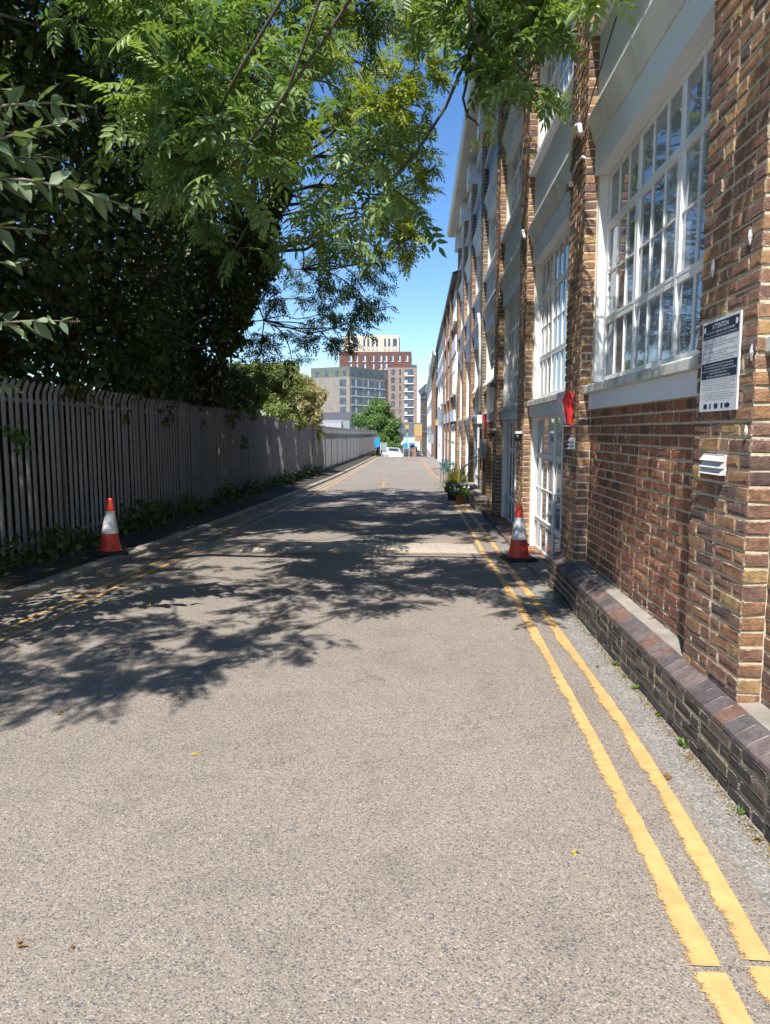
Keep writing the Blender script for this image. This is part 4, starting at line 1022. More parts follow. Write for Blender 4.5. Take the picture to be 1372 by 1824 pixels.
# near ash tree: crown over the camera and the lane
rg1 = np.random.default_rng(11)
near = [cl(270, 50, 6.6, .30, 16), cl(345, 110, 6.6, .34, 20), cl(300, 195, 6.2, .3, 16), cl(370, 235, 6.0, .3, 16), cl(330, 290, 6.0, .24, 12),
        cl(430, 110, 7.0, .36, 18), cl(400, 30, 7, .36, 16), cl(470, 190, 6.8, .3, 14), cl(440, 290, 5.8, .17, 9), cl(410, 300, 5.7, .14, 7), cl(500, 60, 7.5, .36, 14),
        cl(395, 190, 6.2, .3, 14), cl(480, 250, 6.2, .2, 8), cl(610, 250, 6.3, .16, 6), cl(655, 300, 6.2, .14, 6), cl(690, 330, 6.2, .12, 5),
        cl(560, 40, 8, .3, 9), cl(640, -20, 8.5, .3, 8), cl(545, 140, 8, .22, 5), cl(590, 430, 8.2, .16, 5), cl(560, 410, 8, .14, 4), cl(420, 440, 7.5, .12, 3),
        cl(745, -20, 7.4, .2, 6), cl(330, 380, 7.5, .2, 6), cl(250, 250, 7.5, .25, 8), cl(240, 10, 6.5, .3, 12), cl(180, 20, 7, .3, 8)]
right = [c + (.5,) for c in (cl(838, -8, 6.4, 0.14, 7), cl(808, 42, 6.4, 0.1, 4), cl(908, 2, 6, 0.15, 7), cl(868, 52, 6.2, 0.12, 6), cl(958, 22, 6, 0.12, 6), cl(923, 87, 6, 0.08, 3),
         cl(888, 162, 5.9, 0.06, 3), cl(943, 167, 5.8, 0.06, 4), cl(866, 107, 6.1, 0.08, 3), cl(973, 67, 5.9, 0.05, 2), cl(1103, -43, 5.4, 0.06, 3), cl(993, -18, 5.9, 0.07, 3), cl(853, 147, 6.2, 0.04, 2), cl(828, 92, 6.3, 0.05, 2))]
over = box_cl(-9, -2.9, .0, 13, 7.4, 11.5, 125, .6, 16, rg1, keep=lambda x, y, z: z > 1.6 + .68 * y and not (y < 3.4 and x > -4.2) and not (y < 7 and x > -3.9)) + \
       box_cl(-4.5, .7, 7.2, 12.5, 6.6, 9.6, 84, .5, 15, rg1, keep=lambda x, y, z: z > 1.9 + .66 * y and x < .6) + \
       [(x_ - .4, y_, z_, .3, .3, .25, 9) for x_, y_, z_ in ((-3.1, .1, 6.0), (-2.8, .5, 6.2), (-2.5, .8, 6.0), (-2.2, 1.1, 5.9), (-1.9, 1.4, 6.1), (-1.6, 1.75, 6.0), (-3.3, .9, 6.1), (-3.0, 1.4, 6.3), (-2.6, 1.9, 6.2), (-3.6, .3, 6.2), (-3.5, 1.9, 6.4))] + box_cl(-2.8, .9, 3.0, 4.7, 5.5, 6.6, 26, .35, 9, rg1) + \
       [(1.15, 1.8, 5.8, .35, .5, .3, 7)]
spine = [(-6.3, 4.6, 5.5), (-5.2, 4.7, 6.6), (-4.0, 4.9, 7.2), (-2.8, 5.2, 7.4), (-1.6, 5.4, 7.2), (-.4, 5.4, 6.8), (.6, 5.2, 6.4), (-5.5, 7.5, 7.6), (-4.5, 9, 8.2), (-3, 8, 7.9), (-5, 2.5, 7.8), (-1.9, 7.4, 6.9)]
tree('broad ash tree whose leafy boughs and hanging keys arch over the lane nearest the camera', (-6.6, 4.5, -.1),
     [(-6.6, 4.5, -.3), (-6.55, 4.5, 1.5), (-6.4, 4.55, 3.6), (-6.3, 4.6, 5.5), (-6.0, 5.0, 8), (-5.6, 5.6, 10.5)], .30, near + right + over, 'ash', .26, .40, 7, CMP, 21, name='ash_tree',
     attach=spine, limb_r=.022, droop=.3, link=3)
ASH = bpy.data.objects['ash_tree']
mb = MB()
limb(mb, (-6.4, 4.55, 4.4), (-4.0, 4.9, 7.2), .16, .10, 0, .03); limb(mb, (-4.0, 4.9, 7.2), (.6, 5.2, 6.4), .08, .03, -.02, .02, 10)
limb(mb, (-6.3, 4.6, 5.5), (-3, 8, 7.9), .14, .06, 0, .03); limb(mb, (-3, 8, 7.9), (-1.9, 7.4, 6.9), .06, .03)
limb(mb, (-6.3, 4.6, 5.5), (-5, 2.5, 7.8), .12, .07)
limb(mb, (.6, 5.2, 6.4), at(850, 60, 6.2), .03, .018, 0, .02); limb(mb, at(850, 60, 6.2), at(825, 175, 6.25), .018, .011, 0, .03); limb(mb, at(825, 175, 6.25), at(832, 205, 6.2), .011, .009, 0, .0, 3); limb(mb, at(832, 205, 6.2), at(852, 224, 6.15), .011, .008, 0, .03, 4)
mb.build('bough', 'bark', ASH, smooth=True)
for (xa_, ya_, xb_, yb_, r_) in ((540, 0, 575, 160, .013), (575, 150, 590, 190, .008), (570, 90, 620, 215, .011), (615, 60, 650, 150, .010), (560, 30, 640, 110, .009), (600, 20, 700, 45, .008), (545, 60, 550, 190, .010)):
    mb = MB(); limb(mb, at(xa_, ya_, 8.2), at(xb_, yb_, 8.0), r_, r_ * .5, 0, .06, 8, rnd, 6); mb.build('twig', 'bark_pale', ASH, smooth=True)
def keys(parent, spots, seed):
    rg = np.random.default_rng(seed)
    for (px, py, y, h, n) in spots:
        c = at(px, py, y); P = c + np.stack([rg.normal(0, .03, n), rg.normal(0, .03, n), -rg.uniform(0, h, n)], 1); D = np.array([0, 0, -1.]) + rg.normal(0, .3, (n, 3))
        scatter('seed_bunch', P, D, unit(rg.normal(size=P.shape)), rg.uniform(.03, .042, len(P)), T_simple(.25, .02), 'keys', parent)
keys(ASH, [(872, 205, 5.9, .22, 160), (905, 75, 6.0, .2, 130), (420, 290, 5.7, .14, 90), (265, 160, 6.2, .14, 70), (400, 265, 5.9, .14, 60), (850, 235, 6.0, .12, 60), (575, 240, 6.3, .12, 50)], 3)

# second ash: yellow-green sunlit crown
P2 = [at(378, 700, 18.0), at(392, 640, 17.9), at(412, 570, 17.6), at(432, 500, 17.3), at(452, 440, 16.9), at(478, 360, 16.4), at(500, 270, 15.9), at(512, 160, 15.4), at(520, 20, 15)]
b0 = P2[0].copy(); b0[2] = -.3; b0[0] -= .15
mid = []
for (px, py, s_) in ((610, 90, 1), (690, 110, 1), (750, 50, 1), (775, 120, 1), (680, 180, 1), (735, 195, 1), (775, 190, .7), (600, 200, .9), (780, 290, .55), (745, 275, .7), (700, 250, .9), (640, 180, 1),
                     (745, 365, .7), (700, 390, .9), (760, 425, .55), (725, 440, .6), (600, 370, .5), (770, 345, .45), (560, 110, .9), (720, 15, 1), (640, 20, 1), (570, 20, 1), (780, 20, .8), (655, 440, .6), (690, 300, .45), (620, 300, .5), (800, 300, .25), (550, 250, .5), (520, 100, .8)):
    mid.append(cl(px - 26 * (px > 725), py, rnd.uniform(13.0, 15.5), .46 * s_, int(19 * s_)) + (.75,))
low = []
for (px, py, s_) in ((640, 470, .8), (600, 480, .7), (560, 500, .7), (650, 520, .8), (610, 545, .7), (570, 560, .7), (620, 585, .6), (640, 570, .5), (520, 470, .6), (500, 520, .6), (540, 590, .6), (490, 590, .6), (590, 610, .5),
                     (550, 430, .5), (610, 430, .6), (470, 640, .6), (440, 600, .6), (520, 640, .5), (660, 480, .5), (560, 540, .5), (470, 540, .5), (600, 520, .5), (545, 350, .4), (575, 300, .4), (665, 545, .4), (450, 660, .6), (580, 600, .4)):
    low.append(cl(px, py, rnd.uniform(15.5, 18.5), .62 * s_, int(15 * s_), .5))
tree('slender leaning ash tree with yellow-green sprays against the sky above the fence', tuple(b0), [b0] + P2, .13, mid, 'ash_yellow', .26, .42, 8, CMPL, 31, name='ash_tree', attach=P2[3:], limb_r=.05, bark='bark')
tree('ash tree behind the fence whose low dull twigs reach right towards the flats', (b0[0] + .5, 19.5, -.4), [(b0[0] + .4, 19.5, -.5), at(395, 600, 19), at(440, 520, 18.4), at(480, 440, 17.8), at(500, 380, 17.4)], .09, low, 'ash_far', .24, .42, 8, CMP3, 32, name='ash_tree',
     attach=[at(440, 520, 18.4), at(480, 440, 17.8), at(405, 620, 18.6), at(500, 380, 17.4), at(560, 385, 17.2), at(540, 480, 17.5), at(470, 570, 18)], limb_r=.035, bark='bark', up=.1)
# ivy column on the second ash
def leafmass(name, boxes, n, size, mat, parent, tmpl, seed, tone_m=.4):
    rg = np.random.default_rng(seed); P = []; 
    vol = np.array([b[3] * b[4] * b[5] for b in boxes]) ** .67; cnt = (n * vol / vol.sum()).astype(int) + 1
    Dv = []
    for b, c in zip(boxes, cnt):
        d = unit(rg.normal(size=(c, 3))); rr_ = rg.uniform(.55, 1.05, (c, 1)); P.append(np.array(b[:3]) + d * rr_ * np.array(b[3:6])); Dv.append(d)
    P = np.concatenate(P); Dv = np.concatenate(Dv)
    D = unit(rg.normal(size=P.shape) * .6 + np.array([0, 0, -.5]) + Dv * .3); Nn = unit(Dv + rg.normal(size=P.shape) * .5 + np.array([0, -.1, .45]))
    tn = np.clip(rg.normal(tone_m, .25, len(P)), 0, 1)
    return scatter(name, P, D, Nn, size * rg.uniform(.6, 1.25, len(P)), tmpl, mat, parent, tn)
t = thing('ivy', tuple(at(505, 330, 15.6)), 'dark ivy column climbing the slender ash trunk', 'ivy')
bx = [(*at(px, py, 15.5), r_, r_, r_ * 1.3) for px, py, r_ in ((512, 160, .3), (510, 210, .34), (505, 260, .36), (500, 310, .36), (492, 350, .3), (478, 385, .3), (455, 440, .3), (440, 500, .4), (465, 425, .42), (422, 545, .38), (400, 470, .5), (440, 385, .5), (405, 600, .35), (470, 470, .3))]
leafmass('foliage', bx, 13000, .11, 'ivy', t, T_simple(.8), 41, .45)
mb = MB(); mb.tube([at(455, 440, 16.2), at(492, 350, 15.7), at(512, 150, 15.3)], [.03, .03, .015], 6); mb.build('stem', 'bark', t)

# the dark ivy-clad trees behind the fence
def ivytree(x, y, h, rad, seed, label, n, zlow=1.6, lean=0, mat='ivy', size=.13, tone=.35):
    t = thing('ivy_clad_tree', (x, y, g(y) - .1), label, 'tree', 'dark ivy-clad trees behind the fence')
    rr = random.Random(seed); mb = MB(); top = (x + lean, y, h)
    limb(mb, (x, y, g(y) - .4), (x + lean * .5, y, h * .55), .22, .14, 0, .02, 7, rr); limb(mb, (x + lean * .5, y, h * .55), top, .14, .05, 0, .03, 7, rr)
    mb.build('trunk', 'bark', t, smooth=True)
    mb = MB()
    for i in range(7):
        z = h * rr.uniform(.3, .9); limb(mb, (x + lean * .5, y, z), (x + rr.uniform(-.3, 1) * rad, y + rr.uniform(-1, 1) * rad, z + rr.uniform(-.2, 1.2)), .05, .015, 0, .1, 7, rr, 6)
    mb.build('branch', 'bark_pale', t, smooth=True)
    bx = []
    for i in range(16):
        z = zlow + (h - zlow) * (i + .5) / 16; rr_ = rad * (.55 + .45 * math.sin(math.pi * (i + 2) / 19))
        for k in range(3):
            a = rr.uniform(0, 6.28); q = rr.uniform(.1, .6) * rr_
            bx.append((x + lean * (i / 16) + math.cos(a) * q, y + math.sin(a) * q, z, rr_ * rr.uniform(.35, .6), rr_ * rr.uniform(.35, .6), (h - zlow) / 16 * rr.uniform(1., 1.8)))
    leafmass('crown', bx, n, size, mat, t, T_simple(.85), seed, tone)
    return t
ivytree(-6.3, 7.2, 9.5, 1.9, 51, 'dark ivy-clad tree at the far left edge, above the first fence panel', 17000, .2)
ivytree(-6.2, 9.8, 10.5, 2.1, 52, 'dark ivy-clad tree behind the fence just left of the dull cone', 18000, .2, .9)
ivytree(-6.4, 12.8, 10.5, 2.2, 53, 'dark ivy-clad tree behind the fence right of the dull cone', 18000, .2, 1.5)
ivytree(-6.4, 16.2, 9.5, 2.1, 54, 'dark ivy-clad tree beside the leaning ash trunk', 14000, .2, 1.1)
ivytree(-7.6, 20.5, 6.8, 2.0, 55, 'dark bushy tree behind the fence past the leaning ash trunk', 9000, .2, 0)
ivytree(-5.9, 18.3, 7.8, 1.55, 59, 'dark ivy-clad tree wrapped round the foot of the leaning ash trunk', 13000, .2, .25)
ivytree(-9.0, 14.5, 11, 2.6, 56, 'tall dark tree standing deepest behind the fence', 8000, .6, 0, size=.2)
ivytree(-9.0, 9.0, 11, 2.8, 57, 'tall dark tree deep behind the fence at the left edge', 8000, .6, 0, size=.2)
def undergrowth():
    rg = np.random.default_rng(58); n = 26000; y = rg.uniform(2, 80, n) ** 1.0; y = np.where(rg.random(n) < .6, rg.uniform(2, 34, n), y); x = -5.15 - np.abs(rg.normal(0, .45, n)) - (rg.random(n) < .3) * rg.uniform(0, 4, n)
    z = np.array([g(v) for v in y]) + rg.random(n) * np.where(y < 36, 2.3, 1.8)
    P = np.stack([x, y, z], 1); o = scatter('undergrowth', P, unit(rg.normal(size=P.shape) + [0, 0, -.3]), unit(rg.normal(size=P.shape) * .6 + [.5, -.3, .5]), rg.uniform(.12, .26, n), T_simple(.85), 'ivy', None, np.clip(rg.normal(.3, .2, n), 0, 1))
    tag(o, 'dense dark undergrowth filling the strip behind the steel fence', 'undergrowth', kind='stuff')
undergrowth()
# sunlit shrubs over the fence
def shrub(x, y, z0, z1, rad, seed, label, n, mat, size=.09, tmpl=None, tone=.5, name='shrub', grp='shrubs leaning over the far fence'):
    t = thing(name, (x, y, g(y) - .1), label, 'shrub', grp); rr = random.Random(seed)
    mb = MB()
    for i in range(9):
        a = rr.uniform(0, 6.28); limb(mb, (x + rr.uniform(-.2, .2), y + rr.uniform(-.2, .2), g(y) - .3), (x + math.cos(a) * rad * .35, y + math.sin(a) * rad * .8, z1 * rr.uniform(.7, 1.0)), .03, .008, 0, .06, 6, rr, 5)
    mb.build('stem', 'bark', t, smooth=True)
    bx = []
    for i in range(26):
        a = rr.uniform(0, 6.28); q = rad * rr.uniform(.1, .85); z = z0 + (z1 - z0) * rr.random() ** .8
        k = 1 - .45 * (z - z0) / (z1 - z0); s_ = rad * rr.uniform(.16, .36); bx.append((x + .35 + math.cos(a) * q * k * .8, y + math.sin(a) * q * k, z, s_ * .8, s_, s_ * .7))
    leafmass('foliage', bx, n, size, mat, t, tmpl or T_lance(.32), seed, tone); return t
shrub(-5.7, 20.0, 2.1, 3.3, 1.3, 61, 'dark green shrub over the fence, nearest of the shrub row', 8000, 'ivy', .12, tone=.6)
shrub(-5.7, 22.8, 2.0, 3.6, 1.35, 62, 'dark green shrub with light tips, second of the shrub row', 11000, 'shrubleaf', .13, tone=.15)
shrub(-5.6, 25.6, 2.0, 3.9, 1.4, 63, 'olive green shrub over the fence, third of the shrub row', 13000, 'shrubleaf', .13, tone=.35)
shrub(-5.55, 28.8, 1.9, 4.2, 1.4, 64, 'light green tallest shrub spilling over the fence', 14000, 'shrubleaf', .13, tone=.6)
shrub(-5.3, 32.0, 1.7, 3.9, 1.3, 65, 'straw coloured shrub at the right end of the shrub row', 12000, 'shrubtan', .13, tone=.55)
shrub(-5.5, 34.5, .9, 2.6, 1.3, 66, 'pale green shrub behind the straw coloured one', 6000, 'shrubleaf', .13, tone=.6)
# butterfly bush hanging in from the left
t = thing('butterfly_bush', (-5.3, 4.6, 0), 'grey-green butterfly bush whose arching stems reach in at the left edge', 'bush')
rgb = np.random.default_rng(71); stems = []
def arc(px0, py0, y0_, px1, py1, y1_, sag=.1):
    a, b = at(px0, py0, y0_), at(px1, py1, y1_); m_ = (a + b) / 2; m_[2] += sag; return [a, (a + m_) / 2 + [0, 0, sag * .25], m_, (m_ + b) / 2 + [0, 0, sag * .25], b]
leafmass('offside_shade_foliage', [(-3.9, 3.9, 3.2, .55, .6, .6), (-3.5, 4.4, 2.6, .4, .5, .6), (-4.2, 4.6, 3.8, .6, .6, .6), (-3.6, 3.4, 3.6, .4, .5, .5), (-4.4, 4.2, 2.4, .6, .7, .8), (-3.3, 4.7, 3.5, .3, .3, .5)], 1500, .15, 'budd', t, T_lance(.42), 72)  # leaf mass out of view, added to shade the ground along the left kerb
specs = [(-120, 230, 4.8, 150, 190, 5.0, .08), (-140, 300, 4.7, 130, 215, 4.9, .03), (-140, 330, 4.8, 95, 280, 5.0, .06), (-160, 330, 4.7, 250, 376, 5.0, .12), (-150, 420, 4.8, 60, 410, 5, .04), (-150, 360, 4.8, 70, 330, 4.9, .05),
         (-120, 600, 4.9, 120, 572, 5.0, .04), (-130, 480, 4.8, 40, 470, 5, .03), (-140, 260, 4.9, 60, 240, 5.1, .05), (-130, 620, 4.9, 20, 690, 5.1, 0), (-120, 180, 4.8, 20, 160, 5, .03)]
mb = MB(); P = []; D = []; Nn = []; Sz = []; FL = []
for s_ in specs:
    pts = arc(*s_); mb.tube(pts, [.012, .011, .009, .007, .004], 6); pa = np.array(pts); cs = np.linspace(0, 1, 5)
    mb.tube([(-5.3, 4.6, .2), (-4.6, 4.65, 1.6), tuple(pts[0])], [.03, .022, .012], 6)
    ln = np.linalg.norm(pa[-1] - pa[0]); k = int(ln / .085)
    for i in range(k):
        tt = (i + .5) / k; p = np.array([np.interp(tt, cs, pa[:, q]) for q in range(3)]); ax = unit(pa[-1] - pa[0])
        sd = unit(np.cross(ax, [0, 0, 1.])); rot = i * R(90) + rgb.normal(0, .3)
        o = sd * math.cos(rot) + np.array([0, 0, 1.]) * math.sin(rot)
        for q in (1, -1):
            P.append(p); D.append(unit(ax * .8 + o * q * .8 + np.array([0, 0, -.4]) + rgb.normal(0, .32, 3))); Nn.append(unit(np.array([0, -.2, 1.]) + rgb.normal(0, .4, 3))); Sz.append((.19 if tt < .8 else .11) * rgb.uniform(.7, 1.15))
    for q in range(40): FL.append(pa[-1] + unit(pa[-1] - pa[-2]) * q * .0022 + rgb.normal(0, .007, 3))
mb.build('stem', 'bark_pale', t, smooth=True)
scatter('foliage', np.array(P), np.array(D), np.array(Nn), np.array(Sz), T_lance(.5), 'budd', t)
FL = np.array(FL); scatter('flower_spike', FL, unit(rgb.normal(size=FL.shape)), unit(rgb.normal(size=FL.shape)), np.full(len(FL), .012), T_simple(.6), 'bark_pale', t)
# ivy through and under the fence
def ground_ivy():
    rg = np.random.default_rng(81); n = 9000; y = rg.uniform(5, 34, n); u = rg.random(n)
    bumpn = .5 + .5 * np.sin(y * 1.7) * np.sin(y * .63 + 1); n_keep = rg.random(n) < (.35 + .65 * bumpn); y = y[n_keep]; u = u[n_keep]; bm = bumpn[n_keep]
    x = FX + .05 + rg.normal(0, .14, len(y)) + .2 * bm * rg.random(len(y)); z = np.array([g(v) for v in y]) + .05 + rg.random(len(y)) ** 2 * (.15 + .38 * bm)
    P = np.stack([x, y, z], 1); D = unit(rg.normal(size=P.shape) + [.4, 0, -.2]); Nn = unit(rg.normal(size=P.shape) * .5 + [.5, -.3, .7])
    o = scatter('ground_ivy', P, D, Nn, rg.uniform(.05, .11, len(P)), T_simple(.85), 'ivy', None, np.clip(rg.normal(.55, .25, len(P)), 0, 1))
    tag(o, 'dark ivy and weeds growing along the foot of the fence', 'ivy', kind='stuff')
ground_ivy()
rg = np.random.default_rng(83)
for i, (py_, yy_, zz_, nn_, lab) in enumerate(((0, 8.35, 1.52, 60, 'bright green ivy sprig poking through the fence at the left edge'), (0, 19.5, 1.3, 80, 'ivy sprig hanging on the fence beneath the leaning ash'), (0, 9.9, 2.2, 90, 'ivy sprig draped over the fence tips left of the dull cone'))):
    P = np.array([FX + .08, yy_, zz_]) + rg.normal(size=(nn_, 3)) * [.05, .16, .09]
    o = scatter('ivy_sprig', P, unit(rg.normal(size=P.shape) + [.5, 0, -.5]), unit(rg.normal(size=P.shape) * .4 + [.6, -.4, .6]), rg.uniform(.05, .09, nn_), T_simple(.9), 'weed' if i == 0 else 'ivy', None)
    tag(o, lab, 'ivy')

# ------------------------------------------------------------------ pots and chairs by the wall
def pot(x, y, r_, h, mat, label, fol):
    z = g(y) + .003; t = thing('plant_pot', (x, y, z), label, 'plant pot', 'plants in pots beside the plinth')
    mb = MB(); mb.lathe((x, y, z), [(r_ * .68, 0), (r_ * .92, h * .82), (r_ * 1.04, h * .83), (r_ * 1.04, h), (r_ * .9, h), (r_ * .88, h * .9)], 24); mb.build('pot', mat, t)
    mb = MB(); mb.lathe((x, y, z), [(r_ * .86, h * .86), (.01, h * .9)], 20); mb.build('soil', 'soil', t)
    fol(t, x, y, z + h); return t
def fol_flower(t, x, y, z):
    leafmass('foliage', [(x + rnd.uniform(-.1, .1), y + rnd.uniform(-.1, .1), z + .08 + rnd.uniform(-.04, .08), .16, .16, .12) for i in range(6)], 1400, .06, 'farleaf', t, T_simple(.6), 91, .7)
    rg = np.random.default_rng(5); P = np.array([x, y, z + .16]) + unit(rg.normal(size=(46, 3))) * [.24, .24, .13]; Ps = np.repeat(P, 5, 0)
    a = np.tile(np.arange(5) * 1.257, 46); D = np.stack([np.cos(a), np.sin(a) * .6, np.sin(a) * .6], 1)
    scatter('flower', Ps, D, np.tile([[0, -.8, .6]], (len(Ps), 1)), np.full(len(Ps), .028), T_simple(.9, 0), 'flower', t)
def fol_spiky(t, x, y, z, n=170, ln=.65, mat='spiky'):
    rg = np.random.default_rng(6); V = []; F = []; T = []
    for i in range(n):
        a = rg.uniform(0, 6.28); el = rg.uniform(.15, 1.45); L_ = ln * rg.uniform(.6, 1.1); d = np.array([math.cos(a) * math.cos(el), math.sin(a) * math.cos(el), math.sin(el)])
        sd = unit(np.cross(d, [0, 0, 1.])); tn = rg.random(); o = len(V)
        for q in range(5):
            s_ = q / 4; p = np.array([x, y, z]) + d * L_ * s_; p[2] -= .45 * L_ * s_ ** 2.2 * math.cos(el) + .05 * s_; w_ = .013 * (1 - s_ ** 2) + .001
            V += [p + sd * w_, p - sd * w_]; T += [tn, tn]
        for q in range(4): F.append((o + q * 2, o + q * 2 + 1, o + q * 2 + 3, o + q * 2 + 2))
    npmesh('foliage', np.array(V), np.array(F), mat, np.array(T), t)
pot(1.04, 17.6, .13, .24, 'terracotta', 'terracotta pot of white flowers, nearest pot by the plinth', fol_flower)
pot(.90, 18.6, .15, .28, 'black_pot', 'black pot of leafy greenery behind the terracotta pot', lambda t, x, y, z: leafmass('foliage', [(x + rnd.uniform(-.1, .1), y, z + .05 + rnd.uniform(-.1, .12), .14, .14, .12) for i in range(6)], 1100, .06, 'shrubleaf', t, T_simple(.6), 92, .8))
pot(1.05, 20.3, .16, .30, 'black_pot', 'pot of tall spiky yellow-green leaves behind the flowers', lambda t, x, y, z: fol_spiky(t, x, y, z, 190, .80))
pot(1.30, 20.9, .14, .26, 'terracotta', 'pot of feathery straw-green plant next to the wall', lambda t, x, y, z: fol_spiky(t, x, y, z, 130, .85, 'shrubleaf'))
pot(.98, 21.9, .14, .26, 'black_pot', 'pot with trailing dry stems beyond the spiky plant', lambda t, x, y, z: fol_spiky(t, x, y, z, 90, .5, 'shrubtan'))
def chair(x, y, rz, label):
    t = thing('garden_chair', (0, 0, 0), label, 'chair', 'teal metal garden furniture')
    for a in (-.2, .2):
        for b in (-.2, .2): mb = MB(); mb.tube([(a * 1.1, b * 1.1, 0), (a, b, .44)], .012, 6); mb.build('leg', 'teal', t)
    mb = MB(); mb.box(-.22, .22, -.22, .22, .44, .46); mb.build('seat', 'teal', t)
    mb = MB(); mb.tube([(-.2, .21, .46), (-.2, .25, .85), (.2, .25, .85), (.2, .21, .46)], .012, 6)
    for q in range(5): mb.box(-.15 + q * .07, -.13 + q * .07, .22, .235, .47, .84)
    mb.build('backrest', 'teal', t); t.location = (x, y, g(y) + .004); t.rotation_euler = (0, 0, rz); return t
chair(1.15, 24.6, .4, 'teal metal garden chair nearer the spiky plants')
chair(1.18, 27.6, 2.4, 'teal metal garden chair farther along the wall')
t = thing('garden_table', (0, 0, 0), 'small round teal metal table between the teal chairs', 'table', 'teal metal garden furniture')
mb = MB(); mb.lathe((0, 0, .7), [(.32, 0), (.33, .01), (.33, .03), (.31, .035)], 24); mb.build('tabletop', 'teal', t)
mb = MB(); mb.tube([(0, 0, .05), (0, 0, .7)], .02, 8); mb.build('column', 'teal', t)
for a in range(3): mb = MB(); mb.tube([(0, 0, .1), (.15 * math.cos(a * 2.1), .15 * math.sin(a * 2.1), .07), (.26 * math.cos(a * 2.1), .26 * math.sin(a * 2.1), .01)], .014, 6); mb.build('foot', 'teal', t)
t.location = (1.12, 26.1, g(26.1) + .004)

# weeds and fallen leaves
wl = [((1076, 562), 0), ]
def weed(x, y, s_, label, seed):
    rg = np.random.default_rng(seed); n = int(8 + 6 * s_); z = g(y)
    P = np.tile([x, y, z + .005], (n, 1)) + rg.normal(0, .008, (n, 3)) * [1, 1, 0]; a = rg.uniform(0, 6.28, n); D = np.stack([np.cos(a) - .3, np.sin(a), rg.uniform(.3, 1.6, n)], 1)
    o = scatter('weed', P, unit(D), unit(rg.normal(size=(n, 3)) * .4 + [0, -.3, 1.]), rg.uniform(.018, .045, n) * s_, T_lance(.35), 'weed', None, rg.random(n))
    tag(o, label, 'weed', 'weeds at the foot of the plinth')
WD = [(1100, 1186, 1.0, 'small weed at the plinth foot, fourth tuft from the camera'), (1120, 1207, .7, 'tiny weed just nearer than the fourth tuft at the plinth'), (1143, 1228, 1.1, 'upright bright weed midway along the plinth foot'),
      (1183, 1275, .8, 'flat weed at the plinth foot, third tuft from the camera'), (1232, 1330, 1.2, 'leafy green weed at the plinth foot with brown litter beside it'), (1336, 1450, .9, 'nearest weed at the plinth foot by the right edge'), (1052, 1132, .7, 'farthest tiny weed at the plinth foot')]
for i, (px, py, s_, lab) in enumerate(WD):
    p = gr(px, py); weed(min(1.365, p[0] - .005), p[1], s_, lab, 200 + i)
def fallen(px, py, s_, label, tone, kind='simple'):
    p = gr(px, py); rg = np.random.default_rng(int(px)); 
    if kind == 'compound':
        o = scatter('fallen_leaf', np.array([[p[0], p[1], p[2] + .012]]), np.array([[1., .3, .1]]), np.array([[0, 0, 1.]]), np.array([s_]), T_compound(3, .4, .2, True), 'deadleaf', None, np.array([tone]))
    else:
        n = 3; P = np.tile([p[0], p[1], p[2] + .008], (n, 1)) + rg.normal(0, s_ * .3, (n, 3)) * [1, 1, 0]
        o = scatter('fallen_leaf', P, unit(rg.normal(size=(n, 3)) * [1, 1, .2]), unit(rg.normal(size=(n, 3)) * .3 + [0, 0, 1.]), np.full(n, s_), T_simple(.7), 'deadleaf', None, np.clip(rg.normal(tone, .1, n), 0, 1))
    tag(o, label, 'leaf', 'fallen leaves on the lane')
for a in ((338, 1345, .055, 'yellow fallen leaf cluster alone on the sunny asphalt', 1.0, 'compound'), (30, 1690, .022, 'dry brown leaf litter at the lower left edge', .25), (105, 1273, .03, 'small orange leaf at the edge of the tree shadow', .5),
          (1190, 1388, .035, 'brown leaf scrap between yellow line and plinth', .1), (262, 1060, .045, 'yellow leaf in the shade left of the lane, farther one', 1.0), (265, 1082, .035, 'yellow leaf in the shade left of the lane, nearer one', .95),
          (190, 1026, .05, 'tan leaf below the dull cone', .7), (1230, 1350, .03, 'brown scrap beside the leafy weed', .15), (1065, 1190, .03, 'brown scrap right of the outer yellow line', .1), (122, 1060, .04, 'tan leaf near the left yellow lines', .65),
          (130, 1690, .014, 'dark scrap on the asphalt at the lower left', .05), (1030, 1523, .02, 'tiny green leaf left of the yellow lines', .9), (1355, 1500, .03, 'brown scrap at the right edge by the plinth', .2)):
    fallen(*a)
# litter of moss and grit along the foot of the plinth
rg = np.random.default_rng(95); n = 5200; y = rg.uniform(1, 15, n); x = 1.375 - np.abs(rg.normal(0, .03, n)); P = np.stack([x, y, np.array([g(v) for v in y]) + .004], 1)
o = scatter('leaf_litter', P, unit(rg.normal(size=P.shape) * [1, 1, .3]), unit(rg.normal(size=P.shape) * .5 + [0, 0, 1.]), rg.uniform(.004, .014, n), T_simple(.7), 'deadleaf', None, np.clip(rg.normal(.2, .2, n), 0, 1))
tag(o, 'fine brown litter gathered along the foot of the plinth', 'litter', kind='stuff')
rg = np.random.default_rng(96); n = 700; y = rg.uniform(4, 24, n); x = np.array([kx(v) for v in y]) + rg.normal(0, .35, n); P = np.stack([x, y, np.array([g(v) for v in y]) + np.where(x < np.array([kx(v) for v in y]), .09, .008)], 1)
o = scatter('leaf_litter', P, unit(rg.normal(size=P.shape) * [1, 1, .3]), unit(rg.normal(size=P.shape) * .5 + [0, 0, 1.]), rg.uniform(.01, .035, n), T_simple(.7), 'deadleaf', None, np.clip(rg.normal(.5, .3, n), 0, 1))
tag(o, 'scattered dry leaves along the left kerb', 'litter', kind='stuff')

